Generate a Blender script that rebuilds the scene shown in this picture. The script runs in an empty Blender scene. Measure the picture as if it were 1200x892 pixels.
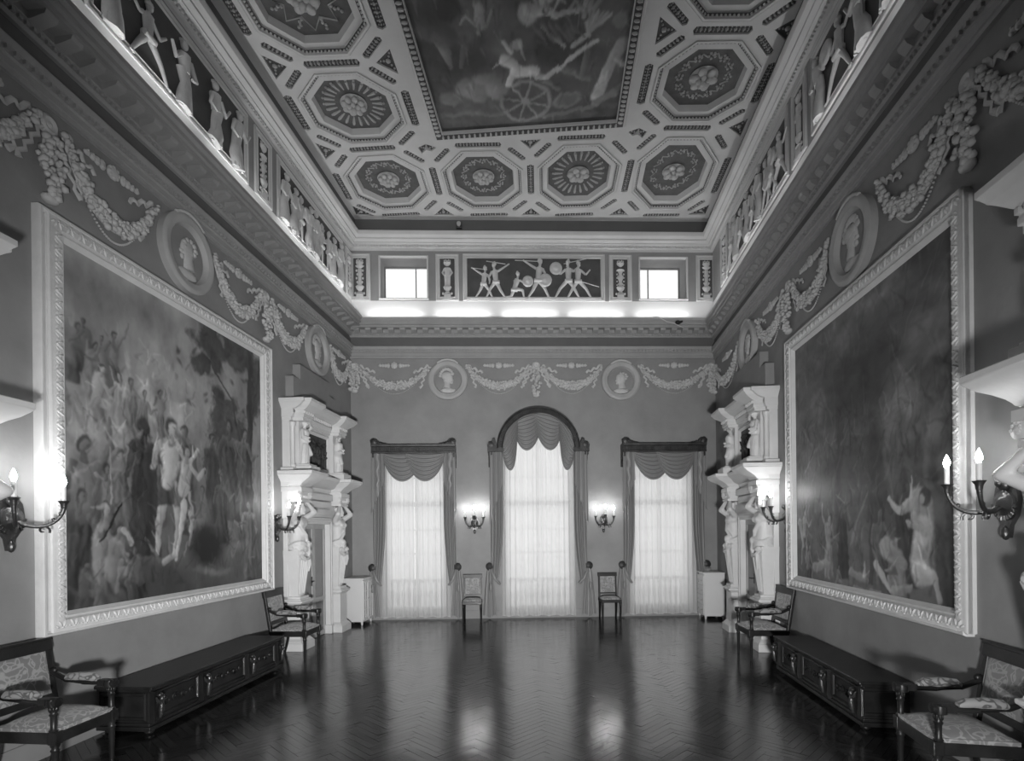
import bpy, math, random
import numpy as np
from mathutils import Vector, Matrix
PI = math.pi
random.seed(7)
SC = bpy.context.scene
COL = SC.collection

# ------------------------------------------------------------------ camera
F_PX, PX0, PY0, ROLL, EYE = 640.0, 600.0, 621.0, math.radians(0.6), 1.85
cam_d = bpy.data.cameras.new('camera'); cam = bpy.data.objects.new('camera', cam_d); COL.objects.link(cam)
cam_d.sensor_fit = 'HORIZONTAL'; cam_d.sensor_width = 36.0; cam_d.lens = 36.0 * F_PX / 1200.0
cam_d.shift_y = (PY0 - 446.0) / 1200.0
cam_d.clip_start = 0.05
cam.matrix_world = Matrix.Translation((0, 0, EYE)) @ Matrix.Rotation(PI/2, 4, 'X') @ Matrix.Rotation(-ROLL, 4, 'Z')
SC.camera = cam

# ------------------------------------------------------------------ world, exposure, large lights
SC.view_settings.view_transform = 'Standard'; SC.view_settings.look = 'None'
SC.view_settings.gamma = 1.0; SC.view_settings.use_curve_mapping = False
SC.view_settings.exposure = 0.0
w = bpy.data.worlds.new('world'); SC.world = w; w.use_nodes = True
w.node_tree.nodes['Background'].inputs[0].default_value = (1, 1, 1, 1)
w.node_tree.nodes['Background'].inputs[1].default_value = 1.25

LAMP_POWER = 225.0      # the two photographer's floor lamps behind the camera
DAY_POWER = 0.25         # daylight outside the windows
BULB_POWER = 1.05
CORNICE_POWER = 3.5

def area(name, loc, target, sx, sy, power, spread=PI):
    d = bpy.data.lights.new(name, 'AREA'); d.shape = 'RECTANGLE'; d.size = sx; d.size_y = sy; d.energy = power; d.spread = spread
    o = bpy.data.objects.new(name, d); COL.objects.link(o); o.location = loc
    o.rotation_euler = (Vector(target) - Vector(loc)).to_track_quat('-Z', 'Y').to_euler()
    return o
area('floor_lamp_light_left', (0.15, -0.7, 1.0), (-1.9, 10, 1.9), 0.35, 0.35, LAMP_POWER * 0.78, math.radians(84))
area('floor_lamp_light_right', (0.35, -0.7, 0.95), (2.4, 10, 1.9), 0.35, 0.35, LAMP_POWER * 0.36, math.radians(80))

# ------------------------------------------------------------------ materials (black and white photograph: greys only)
def mat(name, v, rough=0.6, metal=0.0, bump=0.0, bscale=30.0, var=0.0, vscale=2.0, spec=0.5, coat=0.0):
    m = bpy.data.materials.new(name); m.use_nodes = True; nt = m.node_tree; b = nt.nodes['Principled BSDF']
    b.inputs['Base Color'].default_value = (v, v, v, 1); b.inputs['Roughness'].default_value = rough
    b.inputs['Metallic'].default_value = metal; b.inputs['Specular IOR Level'].default_value = spec
    if coat: b.inputs['Coat Weight'].default_value = coat
    tc = None
    if var or bump:
        tc = nt.nodes.new('ShaderNodeTexCoord')
    if var:
        n = nt.nodes.new('ShaderNodeTexNoise'); n.inputs['Scale'].default_value = vscale; n.inputs['Detail'].default_value = 6; n.inputs['Roughness'].default_value = 0.6
        nt.links.new(tc.outputs['Object'], n.inputs['Vector'])
        r = nt.nodes.new('ShaderNodeValToRGB'); r.color_ramp.elements[0].position = 0.3; r.color_ramp.elements[1].position = 0.7
        a, c = max(0, v - var), v + var
        r.color_ramp.elements[0].color = (a, a, a, 1); r.color_ramp.elements[1].color = (c, c, c, 1)
        nt.links.new(n.outputs['Fac'], r.inputs[0]); nt.links.new(r.outputs[0], b.inputs['Base Color'])
    if bump:
        n2 = nt.nodes.new('ShaderNodeTexNoise'); n2.inputs['Scale'].default_value = bscale; n2.inputs['Detail'].default_value = 4
        nt.links.new(tc.outputs['Object'], n2.inputs['Vector'])
        bp = nt.nodes.new('ShaderNodeBump'); bp.inputs['Strength'].default_value = bump; bp.inputs['Distance'].default_value = 0.02
        nt.links.new(n2.outputs['Fac'], bp.inputs['Height']); nt.links.new(bp.outputs[0], b.inputs['Normal'])
    return m
M = {}
M['wall'] = mat('plaster_grey', 0.255, 0.75, bump=0.12, bscale=14, var=0.035, vscale=1.6)
M['frieze'] = mat('frieze_dark_plaster', 0.13, 0.75, var=0.015)
M['field'] = mat('relief_field', 0.075, 0.7, var=0.015, vscale=5)
M['attic'] = mat('attic_plaster', 0.27, 0.7, var=0.03)
M['atticbase'] = mat('attic_base_white', 0.72, 0.7)
M['stucco'] = mat('white_stucco', 0.62, 0.5, bump=0.1, bscale=25, var=0.03, vscale=4)
M['stucco_dull'] = mat('grey_stucco', 0.40, 0.6, bump=0.12, bscale=25, var=0.04, vscale=4)
M['cornice'] = mat('cornice_stucco', 0.34, 0.6, bump=0.1, bscale=25, var=0.03, vscale=3)
M['frame'] = mat('picture_frame_stucco', 0.62, 0.5, bump=0.2, bscale=30, var=0.04, vscale=6)
M['garland'] = mat('garland_stucco', 0.52, 0.65, bump=0.2, bscale=50, var=0.05, vscale=9)
M['ceiling'] = mat('ceiling_stucco', 0.53, 0.65, bump=0.08, bscale=12, var=0.04, vscale=1.8)
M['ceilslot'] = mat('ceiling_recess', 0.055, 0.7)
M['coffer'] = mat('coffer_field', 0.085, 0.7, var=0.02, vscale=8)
M['coffer_orn'] = mat('coffer_ornament', 0.36, 0.65, bump=0.2, bscale=50, var=0.04, vscale=12)
M['rosette'] = mat('rosette_stucco', 0.42, 0.6, bump=0.15, bscale=40)
M['fascia'] = mat('fascia_dark', 0.11, 0.7, var=0.01)
M['wood'] = mat('dark_wood', 0.013, 0.38, bump=0.06, bscale=40, var=0.006, vscale=7, spec=0.35)
M['pelmet'] = mat('carved_dark_wood', 0.025, 0.45, bump=0.2, bscale=60, var=0.02, vscale=10)
M['bronze'] = mat('dark_bronze', 0.12, 0.35, metal=0.85, bump=0.25, bscale=60)
M['gilt'] = mat('gilt_mount', 0.5, 0.35, metal=0.8)
M['doorgrey'] = mat('door_grey', 0.26, 0.5)
M['relief_dark'] = mat('dark_relief', 0.03, 0.5, bump=0.5, bscale=22, var=0.02, vscale=12)
M['candle'] = mat('candle_tube', 0.75, 0.5)
M['white_paint'] = mat('white_painted_wood', 0.62, 0.4, var=0.02)
M['floor_base'] = mat('floor_underlay', 0.012, 0.5)

def fabric(name, a, c, scale):
    m = mat(name, a, 0.6); nt = m.node_tree; b = nt.nodes['Principled BSDF']
    tc = nt.nodes.new('ShaderNodeTexCoord'); n = nt.nodes.new('ShaderNodeTexNoise'); n.inputs['Scale'].default_value = 5
    mx = nt.nodes.new('ShaderNodeMixRGB'); mx.inputs[0].default_value = 0.42
    nt.links.new(tc.outputs['Object'], n.inputs['Vector']); nt.links.new(tc.outputs['Object'], mx.inputs[1]); nt.links.new(n.outputs['Color'], mx.inputs[2])
    v = nt.nodes.new('ShaderNodeTexVoronoi'); v.inputs['Scale'].default_value = scale; v.feature = 'DISTANCE_TO_EDGE'
    nt.links.new(mx.outputs[0], v.inputs['Vector'])
    r = nt.nodes.new('ShaderNodeValToRGB'); r.color_ramp.elements[0].position = 0.05; r.color_ramp.elements[1].position = 0.11
    r.color_ramp.elements[0].color = (c, c, c, 1); r.color_ramp.elements[1].color = (a, a, a, 1)
    nt.links.new(v.outputs['Distance'], r.inputs[0]); nt.links.new(r.outputs[0], b.inputs['Base Color'])
    b.inputs['Sheen Weight'].default_value = 0.3
    return m
M['damask'] = fabric('damask_fabric', 0.18, 0.32, 15)
M['damask_pad'] = fabric('damask_pad_fabric', 0.26, 0.08, 14)
M['drape'] = mat('grey_satin_drape', 0.21, 0.42)
M['tie'] = mat('dark_tieback', 0.03, 0.5)

def vcol_mat(name, rough=0.5, coat=0.0, bump=0.0, spec=0.5):
    m = mat(name, 0.5, rough, coat=coat, bump=bump, bscale=60, spec=spec); nt = m.node_tree
    a = nt.nodes.new('ShaderNodeVertexColor'); a.layer_name = 'Col'
    nt.links.new(a.outputs['Color'], nt.nodes['Principled BSDF'].inputs['Base Color'])
    return m
M['canvas'] = vcol_mat('painted_canvas', 0.55, bump=0.05)
M['parquet'] = vcol_mat('waxed_parquet', 0.2, bump=0.03, spec=0.85)
nt = M['parquet'].node_tree
_tc = nt.nodes.new('ShaderNodeTexCoord'); _n = nt.nodes.new('ShaderNodeTexNoise'); _n.inputs['Scale'].default_value = 2.5
_mr = nt.nodes.new('ShaderNodeMapRange'); _mr.inputs[3].default_value = 0.10; _mr.inputs[4].default_value = 0.22
nt.links.new(_tc.outputs['Object'], _n.inputs['Vector']); nt.links.new(_n.outputs['Fac'], _mr.inputs[0]); nt.links.new(_mr.outputs[0], nt.nodes['Principled BSDF'].inputs['Roughness'])

def emis(name, s):
    m = bpy.data.materials.new(name); m.use_nodes = True; nt = m.node_tree; b = nt.nodes['Principled BSDF']
    b.inputs['Emission Color'].default_value = (1, 1, 1, 1); b.inputs['Emission Strength'].default_value = s; b.inputs['Base Color'].default_value = (1, 1, 1, 1)
    return m
M['bulb'] = emis('lit_bulb', 60.0)
M['tubelamp'] = emis('lit_tube', 6.0)
def sheer():
    m = bpy.data.materials.new('sheer_curtain'); m.use_nodes = True; nt = m.node_tree; nt.nodes.clear()
    o = nt.nodes.new('ShaderNodeOutputMaterial'); d = nt.nodes.new('ShaderNodeBsdfDiffuse'); t = nt.nodes.new('ShaderNodeBsdfTranslucent'); tr = nt.nodes.new('ShaderNodeBsdfTransparent')
    d.inputs[0].default_value = (.8, .8, .8, 1); t.inputs[0].default_value = (.85, .85, .85, 1); tr.inputs[0].default_value = (.9, .9, .9, 1)
    a = nt.nodes.new('ShaderNodeMixShader'); a.inputs[0].default_value = 0.6; b = nt.nodes.new('ShaderNodeMixShader'); b.inputs[0].default_value = 0.12
    nt.links.new(d.outputs[0], a.inputs[1]); nt.links.new(t.outputs[0], a.inputs[2]); nt.links.new(a.outputs[0], b.inputs[1]); nt.links.new(tr.outputs[0], b.inputs[2]); nt.links.new(b.outputs[0], o.inputs[0])
    return m
M['sheer'] = sheer()
def glass():
    m = bpy.data.materials.new('window_glass'); m.use_nodes = True; nt = m.node_tree; nt.nodes.clear()
    o = nt.nodes.new('ShaderNodeOutputMaterial'); g = nt.nodes.new('ShaderNodeBsdfGlossy'); tr = nt.nodes.new('ShaderNodeBsdfTransparent'); g.inputs['Roughness'].default_value = 0.05
    b = nt.nodes.new('ShaderNodeMixShader'); b.inputs[0].default_value = 0.93
    nt.links.new(g.outputs[0], b.inputs[1]); nt.links.new(tr.outputs[0], b.inputs[2]); nt.links.new(b.outputs[0], o.inputs[0])
    return m
M['glass'] = glass()

# ------------------------------------------------------------------ mesh builder
def _ico(level):
    import bmesh
    bm = bmesh.new(); bmesh.ops.create_icosphere(bm, subdivisions=level, radius=1.0)
    v = [tuple(x.co) for x in bm.verts]; f = [tuple(q.index for q in p.verts) for p in bm.faces]; bm.free()
    return v, f
ICO = {1: _ico(1), 2: _ico(2), 3: _ico(3)}
class MB:
    def __init__(s): s.v = []; s.f = []; s.X = None
    def add(s, vs, fs):
        n = len(s.v)
        if s.X is not None: vs = [tuple(s.X @ Vector(p)) for p in vs]
        s.v += vs; s.f += [tuple(i + n for i in f) for f in fs]
        return s
    def box(s, x0, x1, y0, y1, z0, z1):
        v = [(x0,y0,z0),(x1,y0,z0),(x1,y1,z0),(x0,y1,z0),(x0,y0,z1),(x1,y0,z1),(x1,y1,z1),(x0,y1,z1)]
        return s.add(v, [(0,3,2,1),(4,5,6,7),(0,1,5,4),(1,2,6,5),(2,3,7,6),(3,0,4,7)])
    def ball(s, c, r, lv=1, rot=None):
        v, f = ICO[lv]
        if not hasattr(r, '__len__'): r = (r, r, r)
        pts = [Vector((p[0]*r[0], p[1]*r[1], p[2]*r[2])) for p in v]
        if rot is not None: pts = [rot @ p for p in pts]
        return s.add([(p[0]+c[0], p[1]+c[1], p[2]+c[2]) for p in pts], f)
    def tube(s, pts, rad, n=8, flat=1.0, closed=False):
        P = [Vector(p) for p in pts]; N = len(P)
        if not hasattr(rad, '__len__'): rad = [rad] * N
        vs = []; up = Vector((0.12, 1, 0.07)).normalized()
        for i, p in enumerate(P):
            a = P[(i-1) % N] if (closed or i) else p; b = P[(i+1) % N] if (closed or i < N-1) else p
            t = (b - a)
            t = t.normalized() if t.length > 1e-9 else Vector((0,0,1))
            e1 = t.cross(up)
            if e1.length < 1e-3: e1 = t.cross(Vector((1,0,0)))
            e1.normalize(); e2 = t.cross(e1)
            for k in range(n):
                q = 2*PI*k/n
                vs.append(tuple(p + e1*math.cos(q)*rad[i] + e2*math.sin(q)*rad[i]*flat))
        fs = []
        for i in range(N if closed else N-1):
            j = (i+1) % N
            for k in range(n):
                l = (k+1) % n; fs.append((i*n+k, j*n+k, j*n+l, i*n+l))
        if not closed: fs += [tuple(range(n)), tuple((N-1)*n + k for k in reversed(range(n)))]
        return s.add(vs, fs)
    def capsule(s, a, b, ra, rb, lv=2):
        s.tube([a, b], [ra, rb], 12); s.ball(a, ra, lv); s.ball(b, rb, lv); return s
    def lathe(s, prof, c=(0,0,0), n=16, axis='z', sx=1.0, sy=1.0, a0=0.0, a1=2*PI):
        full = abs(a1 - a0 - 2*PI) < 1e-6; m = n if full else n + 1; vs = []
        for r, z in prof:
            for k in range(m):
                q = a0 + (a1-a0)*k/n; x, y = r*math.cos(q)*sx, r*math.sin(q)*sy
                vs.append((c[0]+x, c[1]+y, c[2]+z) if axis == 'z' else (c[0]+x, c[1]-z, c[2]+y))
        fs = []
        for i in range(len(prof)-1):
            for k in range(n):
                l = (k+1) % m if full else k+1
                fs.append((i*m+k, i*m+l, (i+1)*m+l, (i+1)*m+k))
        if full: fs += [tuple(reversed(range(m))), tuple((len(prof)-1)*m + k for k in range(m))]
        return s.add(vs, fs)
    def prism(s, poly, y0, y1):            # polygon in x,z extruded in y
        n = len(poly)
        vs = [(x, y0, z) for x, z in poly] + [(x, y1, z) for x, z in poly]
        fs = [tuple(range(n)), tuple(reversed(range(n, 2*n)))] + [(i, i+n, (i+1) % n + n, (i+1) % n) for i in range(n)]
        return s.add(vs, fs)
    def slab(s, poly, z0, z1):             # polygon in x,y extruded in z
        n = len(poly)
        vs = [(x, y, z0) for x, y in poly] + [(x, y, z1) for x, y in poly]
        fs = [tuple(reversed(range(n))), tuple(range(n, 2*n))] + [(i, (i+1) % n, (i+1) % n + n, i+n) for i in range(n)]
        return s.add(vs, fs)
    def extr(s, prof, x0, x1, dz=0.0):     # profile (y,z) extruded along x, rising by dz
        n = len(prof)
        vs = [(x0, y, z) for y, z in prof] + [(x1, y, z+dz) for y, z in prof]
        fs = [tuple(range(n)), tuple(reversed(range(n, 2*n)))] + [(i, i+n, (i+1) % n + n, (i+1) % n) for i in range(n)]
        return s.add(vs, fs)
    def rloft(s, xc, lv, yb=.02):          # mitred block: (half width, front y, z) levels
        vs = []
        for w_, yf, z in lv: vs += [(xc-w_, yb, z), (xc-w_, yf, z), (xc+w_, yf, z), (xc+w_, yb, z)]
        fs = [(i*4+k, i*4+(k+1) % 4, (i+1)*4+(k+1) % 4, (i+1)*4+k) for i in range(len(lv)-1) for k in range(4)]
        return s.add(vs, fs + [(3, 2, 1, 0), tuple((len(lv)-1)*4+k for k in range(4))])
    def ring(s, loop, prof):               # mitred frame: loop of (x,z) points, profile of (inset, y)
        n = len(loop); m = len(prof); L = [Vector((a, b)) for a, b in loop]; vs = []
        area2 = sum(L[i].x*L[(i+1)%n].y - L[(i+1)%n].x*L[i].y for i in range(n)); sg = 1 if area2 > 0 else -1
        for i in range(n):
            a = (L[i]-L[i-1]).normalized(); b = (L[(i+1)%n]-L[i]).normalized()
            na = Vector((-a.y, a.x))*sg; nb = Vector((-b.y, b.x))*sg
            d = (na+nb); d = d / max(1e-6, d.dot(na))
            for ins, y in prof:
                p = L[i] + d*ins; vs.append((p.x, y, p.y))
        fs = []
        for i in range(n):
            j = (i+1) % n
            for k in range(m):
                l = (k+1) % m; fs.append((i*m+k, j*m+k, j*m+l, i*m+l))
        return s.add(vs, fs)
    def grid(s, fn, nu, nv):
        vs = [tuple(fn(i/nu, j/nv)) for j in range(nv+1) for i in range(nu+1)]
        return s.add(vs, [(j*(nu+1)+i, j*(nu+1)+i+1, (j+1)*(nu+1)+i+1, (j+1)*(nu+1)+i) for j in range(nv) for i in range(nu)])
    def mesh(s, name, smooth=None):
        me = bpy.data.meshes.new(name); me.from_pydata(s.v, [], s.f); me.update()
        if smooth is not None:
            me.shade_smooth()
            if smooth < 180: me.set_sharp_from_angle(angle=math.radians(smooth))
        return me
    def build(s, name, material, parent=None, smooth=40, bevel=0.0):
        o = link(name, s.mesh(name, smooth), material, parent)
        if bevel:
            b = o.modifiers.new('bevel', 'BEVEL'); b.width = bevel; b.segments = 2; b.limit_method = 'ANGLE'; b.angle_limit = math.radians(40)
        return o
def link(name, me, material=None, parent=None):
    o = bpy.data.objects.new(name, me); COL.objects.link(o)
    if material and not me.materials: me.materials.append(M[material])
    if parent is not None: o.parent = parent
    return o
def tag(o, label=None, cat=None, group=None, kind=None):
    if label: o['label'] = label
    if cat: o['category'] = cat
    if group: o['group'] = group
    if kind: o['kind'] = kind
    return o
def empty(name, label=None, cat=None, group=None, kind=None):
    o = bpy.data.objects.new(name, None); COL.objects.link(o); o.empty_display_size = 0.1
    return tag(o, label, cat, group, kind)
def copy_tree(o, parent=None, label=None, group=None):
    c = o.copy(); COL.objects.link(c)
    if parent is not None: c.parent = parent
    for ch in list(o.children): copy_tree(ch, c)
    if label: c['label'] = label
    if group: c['group'] = group
    return c
def sculpt(mb, name, voxel=0.014, it=4):    # fuses overlapping volumes into one continuous carved surface
    me = mb.mesh('tmp'); o = bpy.data.objects.new('tmp', me); COL.objects.link(o)
    r = o.modifiers.new('r', 'REMESH'); r.mode = 'VOXEL'; r.voxel_size = voxel
    if it:
        q = o.modifiers.new('s', 'SMOOTH'); q.iterations = it; q.factor = 0.5
    bpy.context.view_layer.update()
    out = bpy.data.meshes.new_from_object(o.evaluated_get(bpy.context.evaluated_depsgraph_get())); out.name = name
    out.shade_smooth(); bpy.data.objects.remove(o); bpy.data.meshes.remove(me)
    return out
def plate(outer, holes, t):                 # flat plate with holes, in x,y, from z=0 to z=t
    cu = bpy.data.curves.new('tmp', 'CURVE'); cu.dimensions = '2D'; cu.fill_mode = 'BOTH'; cu.extrude = t/2
    for lp in [outer] + holes:
        sp = cu.splines.new('POLY'); sp.points.add(len(lp)-1)
        for p, q in zip(sp.points, lp): p.co = (q[0], q[1], 0, 1)
        sp.use_cyclic_u = True
    o = bpy.data.objects.new('tmp', cu); COL.objects.link(o); bpy.context.view_layer.update()
    me = bpy.data.meshes.new_from_object(o.evaluated_get(bpy.context.evaluated_depsgraph_get()))
    me.transform(Matrix.Translation((0, 0, t/2))); bpy.data.objects.remove(o); bpy.data.curves.remove(cu); me.materials.clear()
    return me
UP = Matrix(((1,0,0,0),(0,0,1,0),(0,1,0,0),(0,0,0,1)))   # x,y plane -> x,z plane; thickness goes to +y (into the wall)

# ------------------------------------------------------------------ the room: four walls, slightly out of square
BL, BR = Vector((-3.33, 11.38)), Vector((4.36, 11.62))
dL = Vector((0.0856, 0.9963)).normalized(); dR = Vector((0.1133, 0.9936)).normalized(); dB = (BR - BL).normalized()
SIDE = {'left': (BL, -dL, Vector((dL.y, -dL.x)), dL), 'right': (BR, -dR, Vector((-dR.y, dR.x)), -dR), 'back': (BL, dB, Vector((dB.y, -dB.x)), dB)}
SGN = {'left': -1, 'right': 1, 'back': 1}
def wpos(side, u, o=0.0, z=0.0):
    O, du, n, lx = SIDE[side]; p = O + du*u + n*o
    return (p.x, p.y, z)
def wrot(side): lx = SIDE[side][3]; return math.atan2(lx.y, lx.x)
def put(ob, side, u, o=0.0, z=0.0, extra=0.0):
    ob.location = wpos(side, u, o, z); ob.rotation_euler = (0, 0, wrot(side) + extra); return ob
WB = (BR - BL).length
RL = 14.2                                   # length of the side walls
# pixel -> point, measured on the photograph, for ceiling work
def ray(x, y):
    a, b = x - PX0, PY0 - y; c, s = math.cos(ROLL), math.sin(ROLL)
    return (a*c + b*s)/F_PX, (-a*s + b*c)/F_PX
ZC = 8.25
FZ = lambda z: z

# floor: herringbone parquet, every board a face of the floor's own surface
mb = MB(); mb.slab([(-5.0, -3.2), (4.2, -3.2), (5.0, 12.3), (-3.9, 12.3)], -0.3, -0.003)
fl = mb.build('floor', 'floor_base', smooth=None); tag(fl, kind='structure')
Lp, Wp = 0.42, 0.07
vs, fs, cols = [], [], []
rnd = random.Random(3)
c45 = math.cos(PI/4)
def board(x0, y0, x1, y1):
    g = 0.0012; q = [(x0+g, y0+g), (x1-g, y0+g), (x1-g, y1-g), (x0+g, y1-g)]
    P = [((x-y)*c45, (x+y)*c45 + 4.5) for x, y in q]
    cx, cy = sum(p[0] for p in P)/4, sum(p[1] for p in P)/4
    if not (-4.7 < cx < 4.9 and -3.1 < cy < 12.0): return
    if cx < -4.55 + 0.09*(cy) or cx > 3.2 + 0.115*cy: return
    ta, tb = rnd.uniform(-.006, .006), rnd.uniform(-.006, .006)
    n = len(vs)
    for px, py in P: vs.append((px, py, 0.0 + (px-cx)*ta + (py-cy)*tb))
    fs.append((n, n+1, n+2, n+3)); t = 0.018 * rnd.uniform(0.5, 1.8); cols.append(t)
k = int(Lp/Wp)
for i in range(-84, 85):
    for j in range(-9, 10):
        # herringbone: horizontal board at step (i) and vertical board, period 2L along the diagonal
        ox = i*Wp + j*Lp*1.0; oy = i*Wp - j*Lp*1.0
        board(ox, oy, ox+Lp, oy+Wp)
        board(ox+Lp - Wp*0 - Lp*0, oy - Lp + Wp + 0, ox+Lp+Wp, oy+Wp)
me = bpy.data.meshes.new('parquet'); me.from_pydata(vs, [], fs)
ca = me.color_attributes.new('Col', 'BYTE_COLOR', 'CORNER')
arr = np.repeat(np.array(cols), 4); arr = np.stack([arr, arr, arr, np.ones_like(arr)], 1)
ca = None; me.color_attributes.remove(me.color_attributes[0])
ca = me.color_attributes.new('Col', 'FLOAT_COLOR', 'CORNER'); ca.data.foreach_set('color', arr.ravel().astype(np.float32))
link('parquet', me, 'parquet', fl)

# walls
def loc_wall(side, x0, x1, z0, z1, holes, t, name, m, o=0.0, parent=None):
    me = plate([(x0, z0), (x1, z0), (x1, z1), (x0, z1)], holes, t); me.transform(UP)
    ob = link(name, me, m, parent); put(ob, side, 0, o); return ob
def arch(xc, hw, z0, zs, n=24):
    return [(xc-hw, z0), (xc+hw, z0)] + [(xc+hw*math.cos(PI*k/n), zs+hw*math.sin(PI*k/n)) for k in range(n+1)]
def rect(x0, x1, z0, z1): return [(x0, z0), (x1, z0), (x1, z1), (x0, z1)]
WIN = [(1.317, 0.62, 3.25, 0), (3.89, 0.70, 3.42, 1), (6.50, 0.62, 3.25, 0)]
ATW = [(0.647, 1.613, 6.69, 7.545), (6.085, 7.075, 6.69, 7.545)]
holes = [rect(WIN[0][0]-.62, WIN[0][0]+.62, .12, 3.25), arch(WIN[1][0], .70, .12, 3.42), rect(WIN[2][0]-.62, WIN[2][0]+.62, .12, 3.25)] + [rect(*a) for a in ATW]
tag(loc_wall('back', -0.6, WB+0.6, -0.05, 8.6, holes, 0.43, 'wall_back', 'wall'), kind='structure')
tag(loc_wall('left', -RL, 0.5, -0.05, 8.6, [], 0.3, 'wall_left', 'wall'), kind='structure')
tag(loc_wall('right', -0.5, RL, -0.05, 8.6, [], 0.3, 'wall_right', 'wall'), kind='structure')
mb = MB(); mb.box(-5.2, 4.4, -2.9, -2.6, -0.05, 8.6); tag(mb.build('wall_front', 'frieze', smooth=None), kind='structure')

# horizontal mouldings on each wall; profiles are (y, z) with -y towards the room
def run(side, prof, name, m, x0=None, x1=None, extra=None):
    if x0 is None: x0, x1 = {'left': (-RL, 0), 'right': (0, RL), 'back': (0, WB)}[side]
    mb = MB(); mb.extr(prof, x0, x1)
    if extra: extra(mb, x0, x1)
    ob = mb.build(name, m, smooth=30); put(ob, side, 0); tag(ob, kind='structure'); return ob
tn = [0]
def trim(): tn[0] += 1; return 'trim_%d' % tn[0]
ZW = {'left': 0.03, 'right': -0.03, 'back': 0.0}
for sd in ('back', 'left', 'right'):
    dz = ZW[sd]
    OT = {'left': .35, 'right': .27, 'back': .30}[sd]
    # lower architrave moulding
    P = [(0.03, 5.45), (-.035, 5.45), (-.035, 5.49), (-.05, 5.495), (-.05, 5.55), (-.07, 5.56), (-.07, 5.61), (-.085, 5.62), (-.10, 5.66), (-.10, 5.68), (0.03, 5.68)]
    def beads(mb, x0, x1):
        x = x0 + .03
        while x < x1: mb.box(x, x+.035, -.098, -.07, 5.575+dz, 5.61+dz); x += .075
    run(sd, [(y, z+dz) for y, z in P], trim(), 'cornice', extra=beads)
    # dark frieze band
    run(sd, [(0.03, 5.68+dz), (-.012, 5.68+dz), (-.012, 5.92+dz), (0.03, 5.92+dz)], trim(), 'frieze')
    # main cornice with modillions
    P = [(0.03, 5.88), (-.05, 5.88), (-.07, 5.91), (-.07, 5.94), (-.10, 5.955), (-.10, 6.02), (-OT+.06, 6.02), (-OT+.06, 6.065), (-OT+.03, 6.075), (-OT+.03, 6.12), (-OT, 6.15), (-OT, 6.20), (-OT+.03, 6.20), (-OT+.05, 6.15), (0.03, 6.15)]
    def mods(mb, x0, x1):
        x = x0 + .12
        while x < x1 - .1:
            mb.extr([(-.09, 5.955+dz), (-.12, 5.95+dz), (-OT+.10, 5.985+dz), (-OT+.085, 6.02+dz), (-.09, 6.02+dz)], x, x+.11); x += .235
        x = x0 + .03
        while x < x1: mb.box(x, x+.03, -.095, -.07, 5.91+dz, 5.94+dz); x += .06
    run(sd, [(y, z+dz) for y, z in P], trim(), 'cornice', extra=mods)
    # attic base, attic facing, upper cornice and dark fascia
    run(sd, [(0.03, 6.15+dz), (-.05, 6.15+dz), (-.05, 6.64+dz), (0.03, 6.64+dz)], trim(), 'atticbase')
    P = [(0.03, 7.68), (-.05, 7.68), (-.06, 7.72), (-.10, 7.73), (-.10, 7.77), (-.16, 7.79), (-.16, 7.81), (-.22, 7.84), (-.22, 7.87), (-.28, 7.90), (-.30, 7.95), (-.30, 7.975), (0.03, 7.975)]
    def dent(mb, x0, x1):
        x = x0 + .03
        while x < x1: mb.box(x, x+.03, -.125, -.10, 7.735, 7.77); x += .06
    run(sd, P, trim(), 'ceiling', extra=dent)
    run(sd, [(0.03, 7.97), (-.19, 7.97), (-.19, 8.26), (0.03, 8.26)], trim(), 'fascia')
    if sd == 'back':
        hs = [rect(*a) for a in ATW]
        loc_wall('back', 0, WB, 6.64, 7.70, hs, 0.05, 'wall_facing', 'attic', o=0.045, parent=None)['kind'] = 'structure'
    else:
        x0, x1 = {'left': (-RL, 0), 'right': (0, RL)}[sd]
        run(sd, [(0.03, 6.64+dz), (-.045, 6.64+dz), (-.045, 7.70), (0.03, 7.70)], 'wall_facing', 'attic', x0, x1)
    x0, x1 = {'left': (-RL, 0), 'right': (0, RL), 'back': (0, WB)}[sd]
    run(sd, [(0.02, 0), (-.03, 0), (-.03, .14), (-.015, .17), (0.02, .17)], 'baseboard_'+sd, 'wall', x0, x1)

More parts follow.
